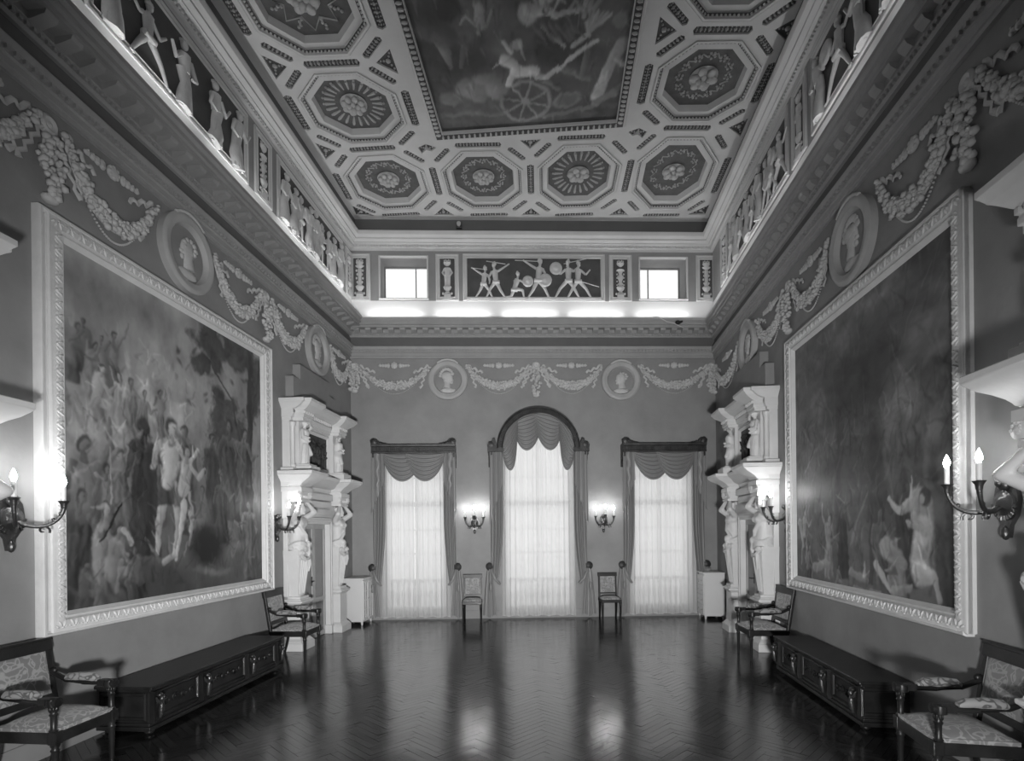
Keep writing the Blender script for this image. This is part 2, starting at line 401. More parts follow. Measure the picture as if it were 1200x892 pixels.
# ================================================================== windows in the back wall
for k, (xc, hw, zt, ar) in enumerate(WIN):
    fr = MB()
    if ar:
        lp = arch(xc, hw, .12, zt)
    else: lp = rect(xc-hw, xc+hw, .12, zt)
    fr.ring(lp, [(0, .10), (.06, .10), (.06, .16), (0, .16)])
    top = zt + (hw if ar else 0)
    fr.box(xc-.03, xc+.03, .10, .16, .12, top-.01)
    fr.box(xc-hw, xc+hw, .10, .16, .12, .24)
    fr.box(xc-hw, xc+hw, .10, .16, 2.36, 2.46)                   # transom
    for z in (1.35, 1.85, 2.95): fr.box(xc-hw, xc+hw, .115, .145, z, z+.03)
    w_ = empty('window_%d' % (k+1), kind='structure'); put(w_, 'back', 0)
    fr.build('window_frame', 'white_paint', w_, smooth=None)
    g = MB(); g.prism([(xc-hw+.03, .2), (xc+hw-.03, .2), (xc+hw-.03, zt)] + ([(xc+(hw-.03)*math.cos(PI*q/16), zt+(hw-.03)*math.sin(PI*q/16)) for q in range(17)] if ar else [(xc-hw+.03, zt)]), .128, .132)
    g.build('pane', 'glass', w_, smooth=None)
    q_ = MB(); q_.box(xc-1.0, xc+1.0, .50, .62, .72, .79); q_.box(xc-1.0, xc+1.0, .50, .62, -.1, .06)
    for k_ in range(17): q_.lathe([(.03, .06), (.035, .1), (.02, .2), (.045, .42), (.02, .62), (.035, .72)], c=(xc-.96+.12*k_, .56, 0), n=8)
    q_.build('balcony_balustrade', 'stucco', w_, smooth=40)
    p = Vector(wpos('back', xc, -1.5, 2.3)); n = Vector(wpos('back', xc, 1, 2.2))
    area('daylight_window_%d' % (k+1), p, n, 2*hw+1.0, 4.4 + .5*ar, 62*DAY_POWER*(1.25 if ar else 1.0))
for k, (x0, x1, z0, z1) in enumerate(ATW):
    w_ = empty('window_%d' % (k+4), kind='structure'); put(w_, 'back', 0)
    fr = MB(); fr.ring(rect(x0, x1, z0, z1), [(0, .38), (.025, .38), (.025, .42), (0, .42)])
    xm = x0 + (.70 if k == 0 else .30)*(x1-x0); fr.box(xm-.012, xm+.012, .385, .415, z0, z1)
    fr.build('window_frame', 'doorgrey', w_, smooth=None)
    fr = MB(); fr.ring(rect(x0-.03, x1+.03, z0-.03, z1+.03), [(0, .0), (0, -.075), (.015, -.085), (.03, -.075), (.03, .0)])
    fr.build('window_surround', 'ceiling', w_, smooth=30)
    g = MB(); g.prism(rect(x0+.02, x1-.02, z0+.02, z1-.02), .398, .402); g.build('pane', 'glass', w_, smooth=None)

# ================================================================== painted canvases
def fbm(n, seed, octs=6, base=3, ax=1, ay=1):
    r = np.random.RandomState(seed); out = np.zeros((n, n)); amp = 1; tot = 0
    for o in range(octs):
        g = base*2**o; gx, gy = max(2, int(g*ax)), max(2, int(g*ay)); a = r.rand(gy+1, gx+1)
        X = np.linspace(0, gx, n, endpoint=False); Y = np.linspace(0, gy, n, endpoint=False)
        xi, yi = X.astype(int), Y.astype(int); fx, fy = X-xi, Y-yi; fx = fx*fx*(3-2*fx); fy = fy*fy*(3-2*fy)
        A = a[np.ix_(yi, xi)]; B = a[np.ix_(yi, xi+1)]; C_ = a[np.ix_(yi+1, xi)]; D = a[np.ix_(yi+1, xi+1)]
        out += amp*((A*(1-fx)+B*fx)*(1-fy)[:, None] + (C_*(1-fx)+D*fx)*fy[:, None]); tot += amp; amp *= .55
    return out/tot
def warp(im, amp, base, seed):
    n = im.shape[0]; wx = (fbm(n, seed, 4, base)-.5)*2*amp*n; wy = (fbm(n, seed+1, 4, base)-.5)*2*amp*n
    J, I = np.meshgrid(np.arange(n), np.arange(n)); x = np.clip(J+wx, 0, n-1.01); y = np.clip(I+wy, 0, n-1.01)
    x0, y0 = x.astype(int), y.astype(int); fx, fy = x-x0, y-y0
    return (im[y0, x0]*(1-fx)+im[y0, x0+1]*fx)*(1-fy) + (im[y0+1, x0]*(1-fx)+im[y0+1, x0+1]*fx)*fy
class Paint:                                  # brushwork in canvas metres, x right, y up
    def __init__(s, W, H, n, bg):
        s.n = n; s.W, s.H = W, H
        s.x = (np.arange(n)+.5)[None, :]/n*W; s.y = (np.arange(n)+.5)[:, None]/n*H
        s.im = np.full((n, n), bg, float)
        s.wx = (fbm(n, 5, 4, 10)-.5)*.035; s.wy = (fbm(n, 6, 4, 10)-.5)*.035
        s.fold = fbm(n, 77, 4, 22, 1.4, .5)
    def mixin(s, a, t): s.im = s.im*(1-a) + t*a
    def ell(s, cx, cy, rx, ry, t, al=1.0, ang=0.0, soft=.25, shade=0.0):
        dx, dy = s.x+s.wx-cx, s.y+s.wy-cy; c, q = math.cos(ang), math.sin(ang)
        u, v = (dx*c+dy*q)/rx, (-dx*q+dy*c)/ry; d = np.sqrt(u*u+v*v)
        a = np.clip((1-d)/soft, 0, 1)*al
        sh = 1 + shade*np.clip(-(dx/rx)*.7+(dy/ry)*.6, -1.2, 1.2)
        s.mixin(a, np.clip(t*sh, 0.004, 1))
    def puff(s, cx, cy, rx, ry, t, al=1.0, base=14, seed=0, edge=2.6, tone2=None):   # cloud or foliage with ragged edge
        f = fbm(s.n, 100+seed, 5, base); d = np.sqrt(((s.x-cx)/rx)**2+((s.y-cy)/ry)**2)
        a = np.clip((f*1.5+.35-d)*edge, 0, 1)*al; g = fbm(s.n, 140+seed, 5, base*2)
        s.mixin(a, np.clip(t*(.45+1.1*g) if tone2 is None else t+(tone2-t)*g, .004, 1))
    def scumble(s, cnt, x0, x1, y0, y1, seed, ln=.16, al=.55):   # short brush strokes that break up the forms
        r = random.Random(seed)
        for k in range(cnt):
            x, y = r.uniform(x0, x1), r.uniform(y0, y1); i, j = min(s.n-1, int(y/s.H*s.n)), min(s.n-1, int(x/s.W*s.n)); t = s.im[i, j]*r.choice((.35, .5, .7, 1.5, 1.9))
            a = r.gauss(PI/2, .6); l = ln*r.uniform(.4, 1.3); s.limb((x, y), (x+l*math.cos(a), y+l*math.sin(a)), r.uniform(.012, .04), .008, t, al*r.uniform(.5, 1), .6, .7)
    def limb(s, p, q, ra, rb, t, al=1.0, shade=.45, soft=.3):
        px, py = p; dx, dy = q[0]-px, q[1]-py; L2 = dx*dx+dy*dy+1e-9
        X, Y = s.x+s.wx*.6-px, s.y+s.wy*.6-py; h = np.clip((X*dx+Y*dy)/L2, 0, 1)
        ex, ey = X-h*dx, Y-h*dy; d = np.sqrt(ex*ex+ey*ey); r = ra+(rb-ra)*h
        a = np.clip((1-d/r)/soft, 0, 1)*al
        sh = 1 + shade*np.clip((-ex*.75+ey*.6)/r, -1, 1)
        s.mixin(a, np.clip(t*sh, .004, 1))
    def robe(s, cx, yb, yt, wb, wt, t, lean=0.0, al=1.0, folds=9, seed=1):
        v = np.clip((s.y+s.wy-yb)/(yt-yb), 0, 1); w = wb+(wt-wb)*v**.8; c = cx + lean*v
        u = (s.x+s.wx-c)/w; inside = np.clip((1-np.abs(u))/.15, 0, 1)*np.clip((s.y+s.wy-yb)/.03, 0, 1)*np.clip((yt-s.y-s.wy)/.03, 0, 1)
        f = .74 + .15*np.sin(u*folds + 3*v + seed*2.1 + 2.2*np.sin(v*4+seed)) - .28*u + .9*(s.fold-.5)
        s.mixin(inside*al, np.clip(t*f, .004, 1))
    def fig(s, x, y, h, skin, cloth, pose='stand', d=1, seed=0, al=.95):
        r = random.Random(seed*13+int(x*100)); k = h
        s.ell(x, y+.45*k, .24*k, .55*k, min(cloth, .07)*.8, .5, soft=.9)
        if pose == 'stand':
            s.robe(x, y, y+.80*k, .17*k, .10*k, cloth, lean=.02*d*k, seed=seed, al=al)
            s.limb((x-.09*k, y+.76*k), (x+.09*k, y+.76*k), .055*k, .055*k, cloth*1.15, al)
            s.limb((x+.10*k*d, y+.76*k), (x+.19*k*d, y+.62*k), .04*k, .032*k, skin*.8, al)
            s.limb((x+.19*k*d, y+.62*k), (x+.30*k*d, y+.70*k), .032*k, .022*k, skin*.9, al)
            s.limb((x-.10*k*d, y+.76*k), (x-.14*k*d, y+.56*k), .04*k, .03*k, cloth*1.2, al)
            hx, hy = x+.01*d*k, y+.90*k
        elif pose == 'nude':
            s.limb((x-.05*k, y+.48*k), (x-.09*k*d, y+.25*k), .055*k, .04*k, skin*.8, al); s.limb((x-.09*k*d, y+.25*k), (x-.12*k*d, y+.02*k), .038*k, .022*k, skin*.75, al)
            s.limb((x+.05*k, y+.48*k), (x+.10*k*d, y+.26*k), .055*k, .04*k, skin, al); s.limb((x+.10*k*d, y+.26*k), (x+.05*k*d, y+.02*k), .038*k, .022*k, skin*.9, al)
            s.robe(x-.02*d*k, y+.34*k, y+.56*k, .12*k, .08*k, cloth, seed=seed, al=al)
            s.limb((x, y+.52*k), (x+.02*d*k, y+.76*k), .075*k, .095*k, skin, al)
            s.limb((x+.09*k*d, y+.77*k), (x+.20*k*d, y+.66*k), .036*k, .028*k, skin*.95, al); s.limb((x+.20*k*d, y+.66*k), (x+.30*k*d, y+.78*k), .028*k, .018*k, skin, al)
            s.limb((x-.08*k*d, y+.77*k), (x-.15*k*d, y+.6*k), .036*k, .026*k, skin*.75, al)
            hx, hy = x+.03*d*k, y+.90*k
        elif pose == 'reach':
            s.robe(x, y, y+.5*k, .16*k, .10*k, cloth, seed=seed, al=al)
            s.limb((x, y+.46*k), (x+.03*d*k, y+.74*k), .08*k, .10*k, skin, al)
            s.limb((x+.09*k*d, y+.76*k), (x+.20*k*d, y+.92*k), .035*k, .028*k, skin*.95, al); s.limb((x+.20*k*d, y+.92*k), (x+.22*k*d, y+1.12*k), .026*k, .02*k, skin, al)
            s.limb((x-.09*k*d, y+.76*k), (x-.16*k*d, y+.60*k), .035*k, .026*k, skin*.7, al)
            hx, hy = x-.01*d*k, y+.88*k
        else:                                   # seated or bent
            s.robe(x-.02*k, y, y+.40*k, .24*k, .16*k, cloth, seed=seed, al=al)
            s.limb((x, y+.40*k), (x+.24*k*d, y+.38*k), .075*k, .055*k, cloth*1.1, al); s.limb((x+.24*k*d, y+.38*k), (x+.20*k*d, y+.08*k), .05*k, .03*k, skin*.85, al)
            s.limb((x-.03*k*d, y+.38*k), (x+.03*d*k, y+.68*k), .10*k, .11*k, skin*.9, al)
            s.limb((x+.08*k*d, y+.68*k), (x+.20*k*d, y+.50*k), .038*k, .03*k, skin*.85, al); s.limb((x+.20*k*d, y+.50*k), (x+.32*k*d, y+.46*k), .03*k, .02*k, skin*.9, al)
            hx, hy = x+.06*d*k, y+.84*k
        s.ell(hx, hy+.012*k, .062*k, .075*k, min(cloth, .05), al, soft=.3)
        s.ell(hx+.014*k*d, hy-.004*k, .044*k, .058*k, skin, al, soft=.35, shade=.4)
        s.ell(hx+.03*k*d, hy+.004*k, .012*k, .008*k, skin*.35, al*.8, soft=.6)
        s.limb((hx, hy-.05*k), (hx-.005*d*k, hy-.10*k), .026*k, .032*k, skin*.7, al)
    def object(s, name, parent, z_up=True):
        n = s.n; b = 3
        X = np.linspace(0, s.W, n); Y = np.linspace(0, s.H, n); XX, YY = np.meshgrid(X, Y)
        vs = np.stack([XX.ravel(), np.zeros(n*n), YY.ravel()], 1) if z_up else np.stack([XX.ravel(), YY.ravel(), np.zeros(n*n)], 1)
        i = np.arange(n*n).reshape(n, n); f = np.stack([i[:-1, :-1], i[:-1, 1:], i[1:, 1:], i[1:, :-1]], -1).reshape(-1, 4)
        if not z_up: f = f[:, ::-1]
        me = bpy.data.meshes.new(name); me.from_pydata(vs.tolist(), [], f.tolist())
        c = np.clip(s.im, .006, .9).ravel(); c = np.stack([c, c, c, np.ones_like(c)], 1).astype(np.float32)
        ca = me.color_attributes.new('Col', 'FLOAT_COLOR', 'POINT'); ca.data.foreach_set('color', c.ravel())
        return link(name, me, 'canvas', parent)

def wall_uz(side, px, py):                      # photograph pixel -> (u, z) on a side wall
    rx, rz = ray(px, py); O, du, n, lx = SIDE[side]
    det = rx*(-du.y) + du.x; t = (O.x*(-du.y) + du.x*O.y)/det
    p = Vector((rx*t, t)); return (p-O).dot(du), EYE + rz*t

def picture(side, u0, u1, z0, z1, label, name):
    root = empty(name, label, 'painting'); W, H = u1-u0, z1-z0
    ux = u1 if side == 'left' else u0           # local x=0 at the canvas's left edge
    put(root, side, ux, 0.03, z0); return root, W, H
def pic_frame(root, W, H, side, fw=(.25, .27, .19, .20)):
    # smooth outer mouldings, a carved leaf band and a narrow inner fillet
    l, r, b, t = fw; e = .165
    m = MB(); m.ring(rect(-l, W+r, -b, H+t), [(0, .03), (0, -.03), (.010, -.048), (.028, -.048), (.036, -.034), (.05, -.03), (.05, .03)])
    m.box(-l+.02, -e+.01, -.022, .03, -b+.02, H+t-.02); m.box(W+e-.01, W+r-.02, -.022, .03, -b+.02, H+t-.02); m.box(-l+.02, W+r-.02, -.022, .03, H+e-.02, H+t-.02); m.box(-l+.02, W+r-.02, -.022, .03, -b+.02, -e+.02)
    if l > .2: m.ring(rect(-l+.075, W+r-.075 if r > .2 else W+e, -e-.005, H+e+.005), [(0, .0), (0, -.035), (.012, -.045), (.02, -.03), (.02, .0)])
    m.build('outer_moulding', 'frame', root, smooth=30)
    m = MB(); m.ring(rect(-e, W+e, -e, H+e), [(0, .03), (0, -.03), (.008, -.045), (.02, -.048), (.03, -.058), (.065, -.068), (.10, -.058), (.108, -.04), (.112, -.03), (.112, .03)])
    def leaf(x, z, ang):
        R = Matrix.Rotation(ang, 3, 'Y')
        for sg in (-1, 1):
            m.ball(Vector((x, -.062, z)) + R @ Vector((sg*.018, 0, .004)), (.013, .017, .040), 1, R @ Matrix.Rotation(sg*.45, 3, 'Y'))
            m.ball(Vector((x, -.058, z)) + R @ Vector((sg*.040, 0, -.014)), (.011, .014, .026), 1, R @ Matrix.Rotation(sg*.9, 3, 'Y'))
        m.ball(Vector((x, -.066, z)) + R @ Vector((0, 0, -.022)), (.013, .014, .013), 1, R)
    st = .112; c = e-.065
    n = int((W+2*c)/st)
    for i in range(n+1):
        x = -c + (W+2*c)*i/n; leaf(x, -c, 0); leaf(x, H+c, PI)
    n = int((H+2*c)/st)
    for i in range(1, n):
        z = -c + (H+2*c)*i/n; leaf(-c, z, PI/2); leaf(W+c, z, -PI/2)
    m.build('carved_leaf_band', 'frame', root, smooth=50)
    m = MB(); m.ring(rect(-e+.112, W+e-.112, -e+.112, H+e-.112), [(0, .03), (0, -.03), (.010, -.042), (.022, -.042), (.03, -.028), (.048, -.012), (.055, .0), (.055, .03)])
    m.build('inner_fillet', 'frame', root, smooth=30)

# ---- left painting: crowd before a cloud of figures, tree at the right
root, W, H = picture('left', 3.53, 6.67, 1.185, 4.38, 'huge framed painting of a crowd below a seated group on clouds, on the left wall', 'framed_painting')
P = Paint(W, H, 330, .2)
def c1(px, py):
    u, z = wall_uz('left', px, py); return 6.67-u, z-1.185
n1, n2 = fbm(330, 11, 6, 3), fbm(330, 12, 6, 4, .7, 1.4)
P.im = .17 + .16*(n1-.35) + .05*(P.y/H) ; P.mixin(np.clip((.42-P.y/H)*3+.6*(n2-.5), 0, 1)*.8, .035+.07*n1)
P.puff(1.3, 2.3, 1.0, .4, .27, .7, 6, 1, 1.4); P.puff(.75, 1.95, .8, .30, .36, .8, 8, 2, 1.6); P.puff(.5, 2.95, 1.1, .25, .10, .5, 5, 3, 1.2); P.puff(2.3, 2.6, .7, .4, .25, .5, 6, 4, 1.2)
for (px, py, h, po, sk, cl, d) in [(84,415,.62,'sit',.17,.14,1),(98,408,.55,'sit',.15,.10,-1),(103,435,.62,'sit',.2,.30,1),(118,428,.6,'sit',.22,.16,-1),(131,430,.66,'reach',.18,.12,1),(112,468,.72,'sit',.36,.36,1),(138,478,.66,'stand',.3,.34,-1),(150,482,.66,'stand',.24,.26,1),(166,495,.6,'stand',.2,.17,1),(186,488,.52,'reach',.2,.2,1)]:
    x, y = c1(px, py); P.fig(x, y-h*.45, h, sk, cl, po, d, seed=px, al=.85)
for i in range(9):
    x, y = c1(90+i*13, 500+i*4); P.ell(x, y, .22, .11, .30, .5, .2, .7)
x, y = c1(290, 400)
P.limb(c1(290, 690), c1(290, 395), .12, .07, .05, .95); P.limb(c1(290, 560), c1(268, 470), .035, .02, .05, .9); P.limb(c1(268, 470), c1(240, 420), .02, .01, .06, .9); P.limb(c1(288, 540), c1(300, 430), .03, .02, .05, .9); P.limb(c1(262, 520), c1(284,590), .015, .03, .28, .5)
rr = random.Random(5)
for (a_, b_, rx_, ry_, sd) in ((245, 410, .38, .24, 5), (280, 415, .42, .26, 6), (262, 498, .42, .40, 7), (298, 450, .16, .5, 8), (232, 425, .2, .12, 9)):
    P.puff(*c1(a_, b_), rx_, ry_, .062, .9, 16, sd, 3.2)
for i in range(60):
    px, py = rr.choice([(rr.gauss(245, 22), rr.gauss(415, 17)), (rr.gauss(275, 18), rr.gauss(420, 16)), (rr.gauss(262, 18), rr.gauss(500, 30)), (rr.gauss(298, 8), rr.gauss(440, 30))])
    x, y = c1(px, py); P.ell(x, y, rr.uniform(.03, .11), rr.uniform(.02, .05), rr.uniform(.04, .12), .7, rr.uniform(-1, 1), .7)
G1 = [(84,470,.0,0,0,'',0)]
for (px, hy, h, po, sk, cl, d) in [(97,520,1.35,'reach',.13,.09,1),(138,535,1.05,'stand',.24,.16,-1),(165,500,1.55,'stand',.05,.045,1),(214,507,1.3,'stand',.2,.08,-1),(246,516,1.15,'stand',.1,.06,1),(268,502,1.35,'stand',.12,.09,-1),(283,508,1.2,'stand',.15,.10,1),(120,548,1.0,'reach',.15,.07,1),
     (195,500,1.6,'nude',.44,.05,1),(213,530,1.2,'nude',.34,.12,1),(238,570,.85,'sit',.14,.13,-1),(256,560,.95,'stand',.14,.08,1),(290,590,1.15,'stand',.22,.18,-1),(112,590,1.1,'sit',.24,.28,1),(88,585,1.05,'stand',.12,.07,1),(130,612,.95,'sit',.18,.15,1),(95,655,.6,'sit',.13,.10,1),(160,640,.7,'sit',.12,.08,-1)]:
    x, y = c1(px, hy); P.fig(x, y-h*.9, h, sk, cl, po, d, seed=px, al=.9)
x, y = c1(240, 640); P.ell(x, y, .42, .32, .018, .9, 0, .5); P.ell(x-.05, y+.17, .3, .12, .03, .7, .2, .6)
P.limb(c1(112, 632), c1(140, 590), .018, .012, .02, 1); P.limb(c1(124, 525), c1(127, 590), .012, .012, .3, .8); P.limb(c1(185, 660), c1(168, 632), .03, .02, .10, .8)
P.limb(c1(214, 590), c1(205, 655), .05, .025, .42, .9); P.limb(c1(140, 618), c1(152, 636), .03, .03, .3, .8); P.limb(c1(190, 660), c1(204, 650), .05, .03, .3, .8)
P.ell(*c1(248, 668), .45, .06, .2, .7, -.1, .8); P.ell(*c1(278, 640), .3, .10, .2, .6, .1, .8)
P.scumble(420, .05, 3.1, .1, 1.75, 3); P.scumble(120, .0, 1.7, 1.6, 2.6, 4, .12); P.im = warp(P.im, .018, 9, 300); P.im = warp(P.im, .007, 30, 310); P.im *= .62 + .76*fbm(330, 21, 5, 20, 1, .6); P.mixin(np.clip(.35-P.y/H*3.2, 0, 1), .03)
P.im = np.clip((P.im-.06)*1.3+.05, .008, 1)
P.object('canvas', root)
pic_frame(root, W, H, 'left')

# ---- right painting: dark storm with kneeling figure and fallen bodies
root, W, H = picture('right', 4.28, 7.38, 1.19, 4.225, 'huge dark framed painting of a storm with kneeling and fallen figures, right wall', 'framed_painting')
P = Paint(W, H, 330, .1)
def c2(px, py):
    u, z = wall_uz('right', px, py); return u-4.28, z-1.19
n1, n2 = fbm(330, 31, 6, 3, .8, 1.5), fbm(330, 32, 6, 4)
P.im = .055 + .16*np.clip(n1-.3, 0, 1) + .04*n2
for (px, py, rx, ry, t, an) in [(1040,335,.7,.16,.17,.7),(985,400,.5,.25,.15,.5),(1080,300,.6,.12,.045,.6),(1060,480,.5,.35,.17,.3),(960,460,.25,.4,.15,0),(1100,400,.3,.3,.12,.2),(1020,430,.5,.2,.06,.5),(985,560,.12,.6,.04,0),(1030,540,.18,.4,.04,.1),(1075,390,.25,.12,.15,.9),(1100,520,.15,.5,.13,0)]:
    x, y = c2(px, py); P.ell(x, y, rx, ry, t, .35, an, .9); P.puff(x, y, rx*.9, ry*1.2, t, .65, 9, px % 37, 1.3)
for (a, b, r, t) in [((1110,400),(1050,470),.05,.17),((1100,395),(1120,460),.03,.2),((1085,385),(1128,470),.02,.16),((1090,500),(1095,620),.05,.16),((1040,530),(1055,600),.04,.17),((1000,640),(1022,575),.03,.3),((1062,470),(1050,560),.03,.14),((990,520),(970,600),.03,.13)]:
    P.limb(c2(*a), c2(*b), r*1.3, r*.7, t, .35, soft=.9)
for (px, hy, h, po, sk, cl, d) in [(945,600,.75,'nude',.3,.10,1),(975,607,.8,'reach',.26,.3,-1),(990,595,.9,'stand',.07,.04,1),(1032,560,1.2,'stand',.06,.05,1),(950,640,.55,'sit',.2,.1,1),(1065,560,1.1,'stand',.06,.05,-1),(1035,600,.9,'stand',.11,.09,1),(1058,630,.75,'sit',.24,.2,-1),(1002,655,.5,'sit',.14,.1,1),(1118,600,1.3,'stand',.06,.05,-1),(985,660,.42,'sit',.18,.2,1)]:
    x, y = c2(px, hy); P.fig(x, y-h*.9, h, sk, cl, po, d, seed=px, al=.85)
kn = lambda a, b, r0, r1, t: P.limb(c2(*a), c2(*b), r0, r1, t, .95)
kn((1084,590),(1088,618),.17,.15,.26); kn((1088,622),(1082,668),.15,.16,.36); kn((1082,672),(1098,680),.13,.06,.4); kn((1098,676),(1103,700),.05,.04,.3)
kn((1076,592),(1060,598),.07,.05,.36); kn((1060,598),(1046,584),.05,.025,.36); kn((1078,606),(1090,628),.05,.03,.34); kn((1090,628),(1070,612),.035,.03,.32)
P.ell(*c2(1091, 582), .08, .1, .04, .95); P.ell(*c2(1088, 585), .045, .06, .3, .9)
for (a, b, r, t) in [((1030,660),(1045,690),.05,.34),((1042,640),(1062,660),.12,.25),((1000,668),(1020,680),.06,.22),((958,665),(975,660),.07,.24),((1050,690),(1070,685),.06,.26),((1005,690),(1035,695),.06,.18),((940,610),(944,640),.06,.3)]:
    kn(a, b, r, r*.6, t)
P.scumble(420, .05, 3.1, .05, 1.9, 13, .2); P.scumble(200, .05, 3.1, 1.2, 3.0, 14, .3, .4); P.im = warp(P.im, .018, 8, 320); P.im = warp(P.im, .007, 30, 330); P.im *= .55 + .8*fbm(330, 41, 5, 18, .7, 1.3); P.im = np.clip((P.im-.04)*1.5+.035, .008, 1)
P.object('canvas', root)
pic_frame(root, W, H, 'right', (.27, .14, .19, .20))

# ================================================================== plaster ornaments on the walls
def medallion(side, u, z, label, d, kind=0, R=.42):
    t = empty('profile_medallion', label, 'medallion', 'round profile medallions in the garland frieze'); put(t, side, u, 0, z)
    m = MB(); m.lathe([(R, -.02), (R, .07), (R-.02, .09), (R-.05, .095), (R-.07, .085), (R-.11, .08), (R-.13, .055), (R-.14, .02), (R-.14, -.01)], n=48, axis='y')
    m.v = [(x, y, z_) for x, y, z_ in m.v]; m.build('rim', 'stucco_dull', t, smooth=40)
    m = MB(); m.lathe([(R-.12, -.01), (R-.12, .022), (.001, .03)], n=40, axis='y'); m.build('disc', 'wall', t, smooth=40)
    m = MB(); s = R/.42*1.3; y = -.035      # bust in profile
    m.ball((.0, y, .03*s), (.085*s, .03, .105*s), 2); m.ball((.07*d*s, y, .0), (.03*s, .022, .02*s)); m.ball((.062*d*s, y, -.04*s), (.026*s, .02, .03*s))
    m.tube([(-.01*d*s, y, -.03*s), (-.02*d*s, y, -.13*s)], [.045*s, .06*s], 10, flat=.5); m.ball((0, y, -.17*s), (.13*s, .025, .045*s), 2)
    if kind == 0:                         # crested helmet
        for k in range(9):
            a = PI*.12 + k*PI*.85/8; m.ball((-math.cos(a)*d*-.105*s - .02*d*s, y, .06*s+math.sin(a)*.125*s), (.034*s, .02, .034*s))
        m.ball((-.02*d*s, y-.008, .07*s), (.095*s, .028, .07*s), 2)
    else:
        for k in range(9):
            a = k*2*PI/9; m.ball((-.03*d*s+.07*s*math.cos(a), y-.01, .07*s+.055*s*math.sin(a)), (.03*s, .02, .026*s))
    m.build('profile_bust', 'garland', t, smooth=60)
    m = MB(); m.tube([(R*.9*math.cos(a), -.06-.02*math.sin(a), R*.98*math.sin(a)+.02) for a in [PI*(.3+.4*k/8) for k in range(9)]], .02, 8); m.build('ribbon', 'garland', t, smooth=60)
def swag(side, u0, u1, z, label, drop=.34, seed=0):
    # hung between two points of the wall: fruit garland, bead string, ribbons and a flower spray above
    sg = SGN[side]; rr = random.Random(seed); uc = (u0+u1)/2; Wd = abs(u1-u0)/2 - .06
    t = empty('garland', label, 'garland', 'plaster garlands in the frieze'); put(t, side, uc, 0, z)
    m = MB()
    N = 34
    for i in range(N+1):
        a = -1 + 2*i/N; x = a*Wd; zz = -drop*(1-abs(a)**2.2); th = .030 + .058*(1-a*a)**1.0
        for q in range(8 if th > .045 else 4):
            r_ = rr.uniform(.016, .034); m.ball((x+rr.uniform(-.03, .03), -.03-rr.uniform(0, .035), zz+rr.uniform(-th, th)), (r_*rr.uniform(.8, 1.4), r_, r_*rr.uniform(.8, 1.2)), 1)
    m.tube([(Wd*a, -.02, -drop*(1-abs(a)**2.2)) for a in [-1+2*i/20 for i in range(21)]], [.02+.045*(1-(-1+2*i/20)**2) for i in range(21)], 8, flat=.5)
    m.build('fruit_festoon', 'garland', t, smooth=60)
    m = MB()
    for i in range(46):
        a = -1 + 2*i/45; m.ball((a*Wd*.93, -.015, -.03-(drop+.13)*(1-abs(a)**2.0)), .0125, 1)
    m.build('bead_string', 'garland', t, smooth=60)
    m = MB()
    for sx in (-1, 1):
        P_ = [(sx*(Wd-.02), -.02, .02)]
        for k in range(1, 15): P_.append((sx*(Wd-.022*k-.02), -.025-.012*math.sin(k*1.3), .02-.010*k+.026*math.sin(k*1.15)))
        m.tube(P_, [.014+.010*abs(math.sin(k*1.15/2+.4)) for k in range(15)], 6, flat=.5)
        P_ = [(sx*(Wd-.04), -.02, -.05)]
        for k in range(1, 8): P_.append((sx*(Wd-.06-.018*k), -.02, -.05-.055*k+.0*k)); P_[-1] = (P_[-1][0]+.022*((-1)**k), P_[-1][1], P_[-1][2])
        m.tube(P_, [.02]*7+[.03], 6, flat=.5)
    m.build('ribbon', 'garland', t, smooth=60)
    m = MB(); zc = .03
    m.ball((0, -.02, zc), (.075, .03, .07), 2)
    for k in range(8):
        a = k*PI/4; m.ball((.055*math.cos(a), -.03, zc+.05*math.sin(a)), (.024, .018, .024))
    for sx in (-1, 1):
        for k in range(1, 5): m.ball((sx*(.07+.055*k), -.02, zc), (.040, .02, .062-.009*k), 2); m.ball((sx*(.07+.055*k), -.03, zc+.02), (.016, .014, .016)); m.ball((sx*(.07+.055*k), -.03, zc-.02), (.016, .014, .016))
    m.build('flower_spray', 'garland', t, smooth=60)
def pendant(side, u, z, label, seed=0, ln=.62):
    rr = random.Random(seed); t = empty('fruit_pendant', label, 'pendant', 'hanging plaster fruit pendants'); put(t, side, u, 0, z)
    m = MB()
    for i in range(60):
        v = i/59; w = .035+.075*math.sin(PI*min(1, v*.95+.05))**.8
        m.ball((rr.uniform(-w, w), -.035-rr.uniform(0, .05), -.12-(ln-.12)*v), rr.uniform(.022, .04), 1)
    m.ball((0, -.03, -ln-.01), (.075, .05, .045), 2)
    m.build('fruit_cluster', 'garland', t, smooth=60)
    m = MB(); m.lathe([(.085, 0), (.085, .03), (.06, .05), (.03, .035), (.001, .05)], n=20, axis='y')
    m.build('rosette', 'garland', t, smooth=50)
    m = MB()
    for sx in (-1, 1):
        P_ = [(sx*.06, -.03, -.05)]
        for k in range(1, 9): P_.append((sx*(.06+.028*k)+.02*((-1)**k), -.03, -.05-.05*k))
        m.tube(P_, [.02]*8+[.032], 6, flat=.5)
        m.tube([(sx*.03, -.03, -.06), (sx*.05, -.035, -.3)], [.02, .03], 6, flat=.5)
    m.build('ribbon', 'garland', t, smooth=60)
NM = {'left': 'left wall', 'right': 'right wall', 'back': 'back wall'}
medallion('back', 2.023, 4.99, 'round medallion with a helmeted head, back wall, nearer the left corner', 1, 0, .41)
medallion('back', 5.66, 4.97, 'round medallion with a bearded head, back wall, nearer the right corner', -1, 1, .41)
medallion('left', 5.07, 5.08, 'large round head medallion over the left wall painting', -1, 1, .44)
